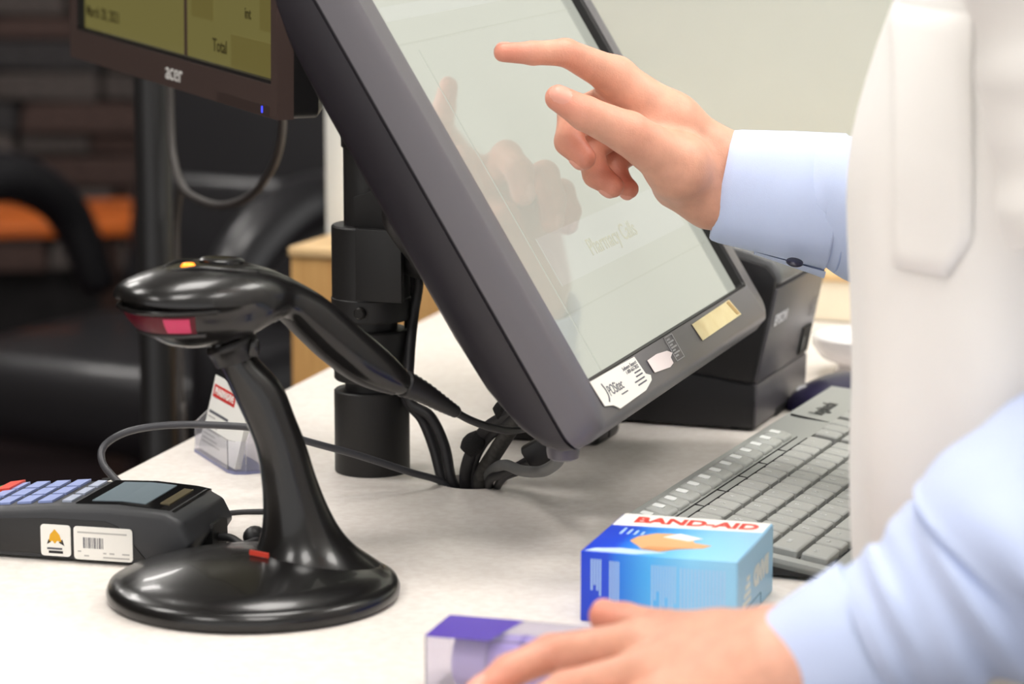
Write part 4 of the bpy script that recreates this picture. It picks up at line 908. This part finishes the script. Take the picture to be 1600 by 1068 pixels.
cs = sleeve('coat_sleeve', [Vector(shL)+SD*.11+UP*.05+FD*-.01, Vector(shL)+SD*.03+UP*.012, Vector(shL)+Vector((-.010,-.004,-.03)), Vector(shL)*.6+Vector(elL)*.4+Vector((-.030,-.002,0)), Vector(shL)*.36+Vector(elL)*.64+Vector((-.040,-.002,.0))], [.050,.072,.076,.071,.068], [.001,.002,.003,.003,.002], coat, coat_m, .6)
cs2 = sleeve('coat_sleeve', [Vector(shR)-SD*.11+UP*.05, Vector(shR)-SD*.03+UP*.012, Vector(shR)+Vector((-.002,.004,-.03)), Vector(shR)*.6+Vector(elR)*.4, Vector(shR)*.42+Vector(elR)*.58], [.050,.072,.078,.078,.078], [.001,.002,.003,.003,.002], coat, coat_m, 1.6)
def cuff(name, p0, p1, r0, r1, parent, tiltv, th=.0022):
    ax_ = (p1-p0).normalized(); u = (UP-ax_*ax_.dot(UP)).normalized(); v = ax_.cross(u); rg = []
    sec = [(0.0,-th*2.2),(-.004,-th),(-.0045,0),(-.003,th*.6),(.02,th),(.5,th),(.97,th),(.995,th*.5),(1.0,-th*.8)]
    L = (p1-p0).length
    for s, o_ in sec:
        s_ = s if s >= 0 else s/L*1.0
        c_ = p0+(p1-p0)*s_; r_ = r0+(r1-r0)*max(0,s_)+o_
        rg.append([c_+(u*math.cos(a)+v*math.sin(a)*.86)*(r_+.0012*math.sin(3*a+s*2))+ax_*tiltv*math.cos(a)*(1-min(1,max(0,s))) for a in [2*math.pi*j/48 for j in range(48)]])
    return mesh(name, loft(rg, cap=False), shirt_m, parent, world=True, smooth=True, angle=R(60))
cuR = cuff('cuff', at(1137,290,1.822), at(1308,318,1.817), .0340, .0415, sR, .0015)
cuL = cuff('cuff', at(1238,1058,1.262), at(1372,985,1.2575), .0290, .0325, sL, .0)
mesh('stitching', tube([at(1302,317,1.817)+(UP*math.cos(a)+Vector((.08,-1,0)).normalized()*.86*math.sin(a))*.0434 for a in np.linspace(-.3,3.3,20)], .0006, 6, 2), M('pale blue thread', (170,186,226), .7), cuR, world=True, smooth=True)
c0, c1 = at(1137,290,1.822), at(1308,318,1.817); cax = (c1-c0).normalized(); cu_ = (UP-cax*cax.dot(UP)).normalized(); cv_ = cax.cross(cu_)
def cuffpt(sv, a, off): return c0+(c1-c0)*sv+(cu_*math.cos(a)+cv_*math.sin(a)*.86)*(.0340+.0075*sv+off)
sg = 1 if cv_.y < 0 else -1
mesh('cuff_overlap', loft([[cuffpt(.34+.66*q, sg*a, .0026+min(1,(a-2.85)/.2)*.0012+.004*q*(1-abs(a-3.25)/.42)) for q in np.linspace(0,1,10)] for a in np.linspace(2.85,3.62,9)], cap=False, closed=False), shirt_m, cuR, world=True, smooth=True)
mesh('cuff_button', lathe([(.0052,0),(.0054,.0012),(.004,.0022),(.001,.0018)],16), M('dark navy button', (28,24,44), .35), cuR, world=True, smooth=True, T=frame(at(1242,408,1.7865),(.98,-.1,-.15),(.1,.95,.3),(-.15,.3,-.94)))
# trousers and shoes behind the counter
Vt, Ft = soft([(CC(.415,1.69,-.16),CC(.415,1.81,-.16),.105,.105),(CC(.415,1.665,-.20),CC(.425,1.65,-.48),.080,.065),(CC(.42,1.64,-.48),CC(.45,1.635,-.84),.062,.055),(CC(.415,1.835,-.20),CC(.425,1.85,-.48),.080,.065),(CC(.42,1.86,-.48),CC(.45,1.865,-.84),.062,.055)], .03, .014, 2)
mesh('trousers', (Vt.tolist(), Ft.tolist()), M('charcoal trousers', (44,44,50), .8), pr_, world=True, smooth=True)
for y in (1.635,1.865):
    Vs, Fs = soft([(CC(.465,y,-.885),CC(.40,y+.023,-.88),.034,.038),(CC(.40,y+.023,-.88),CC(.31,y+.055,-.893),.038,.026)], .02, .010, 2)
    Vs = np.array(Vs); Vs[:,2] = np.maximum(Vs[:,2], .001)
    mesh('shoe', (Vs.tolist(), Fs.tolist()), M('black shoe leather', (20,19,20), .35), pr_, world=True, smooth=True)
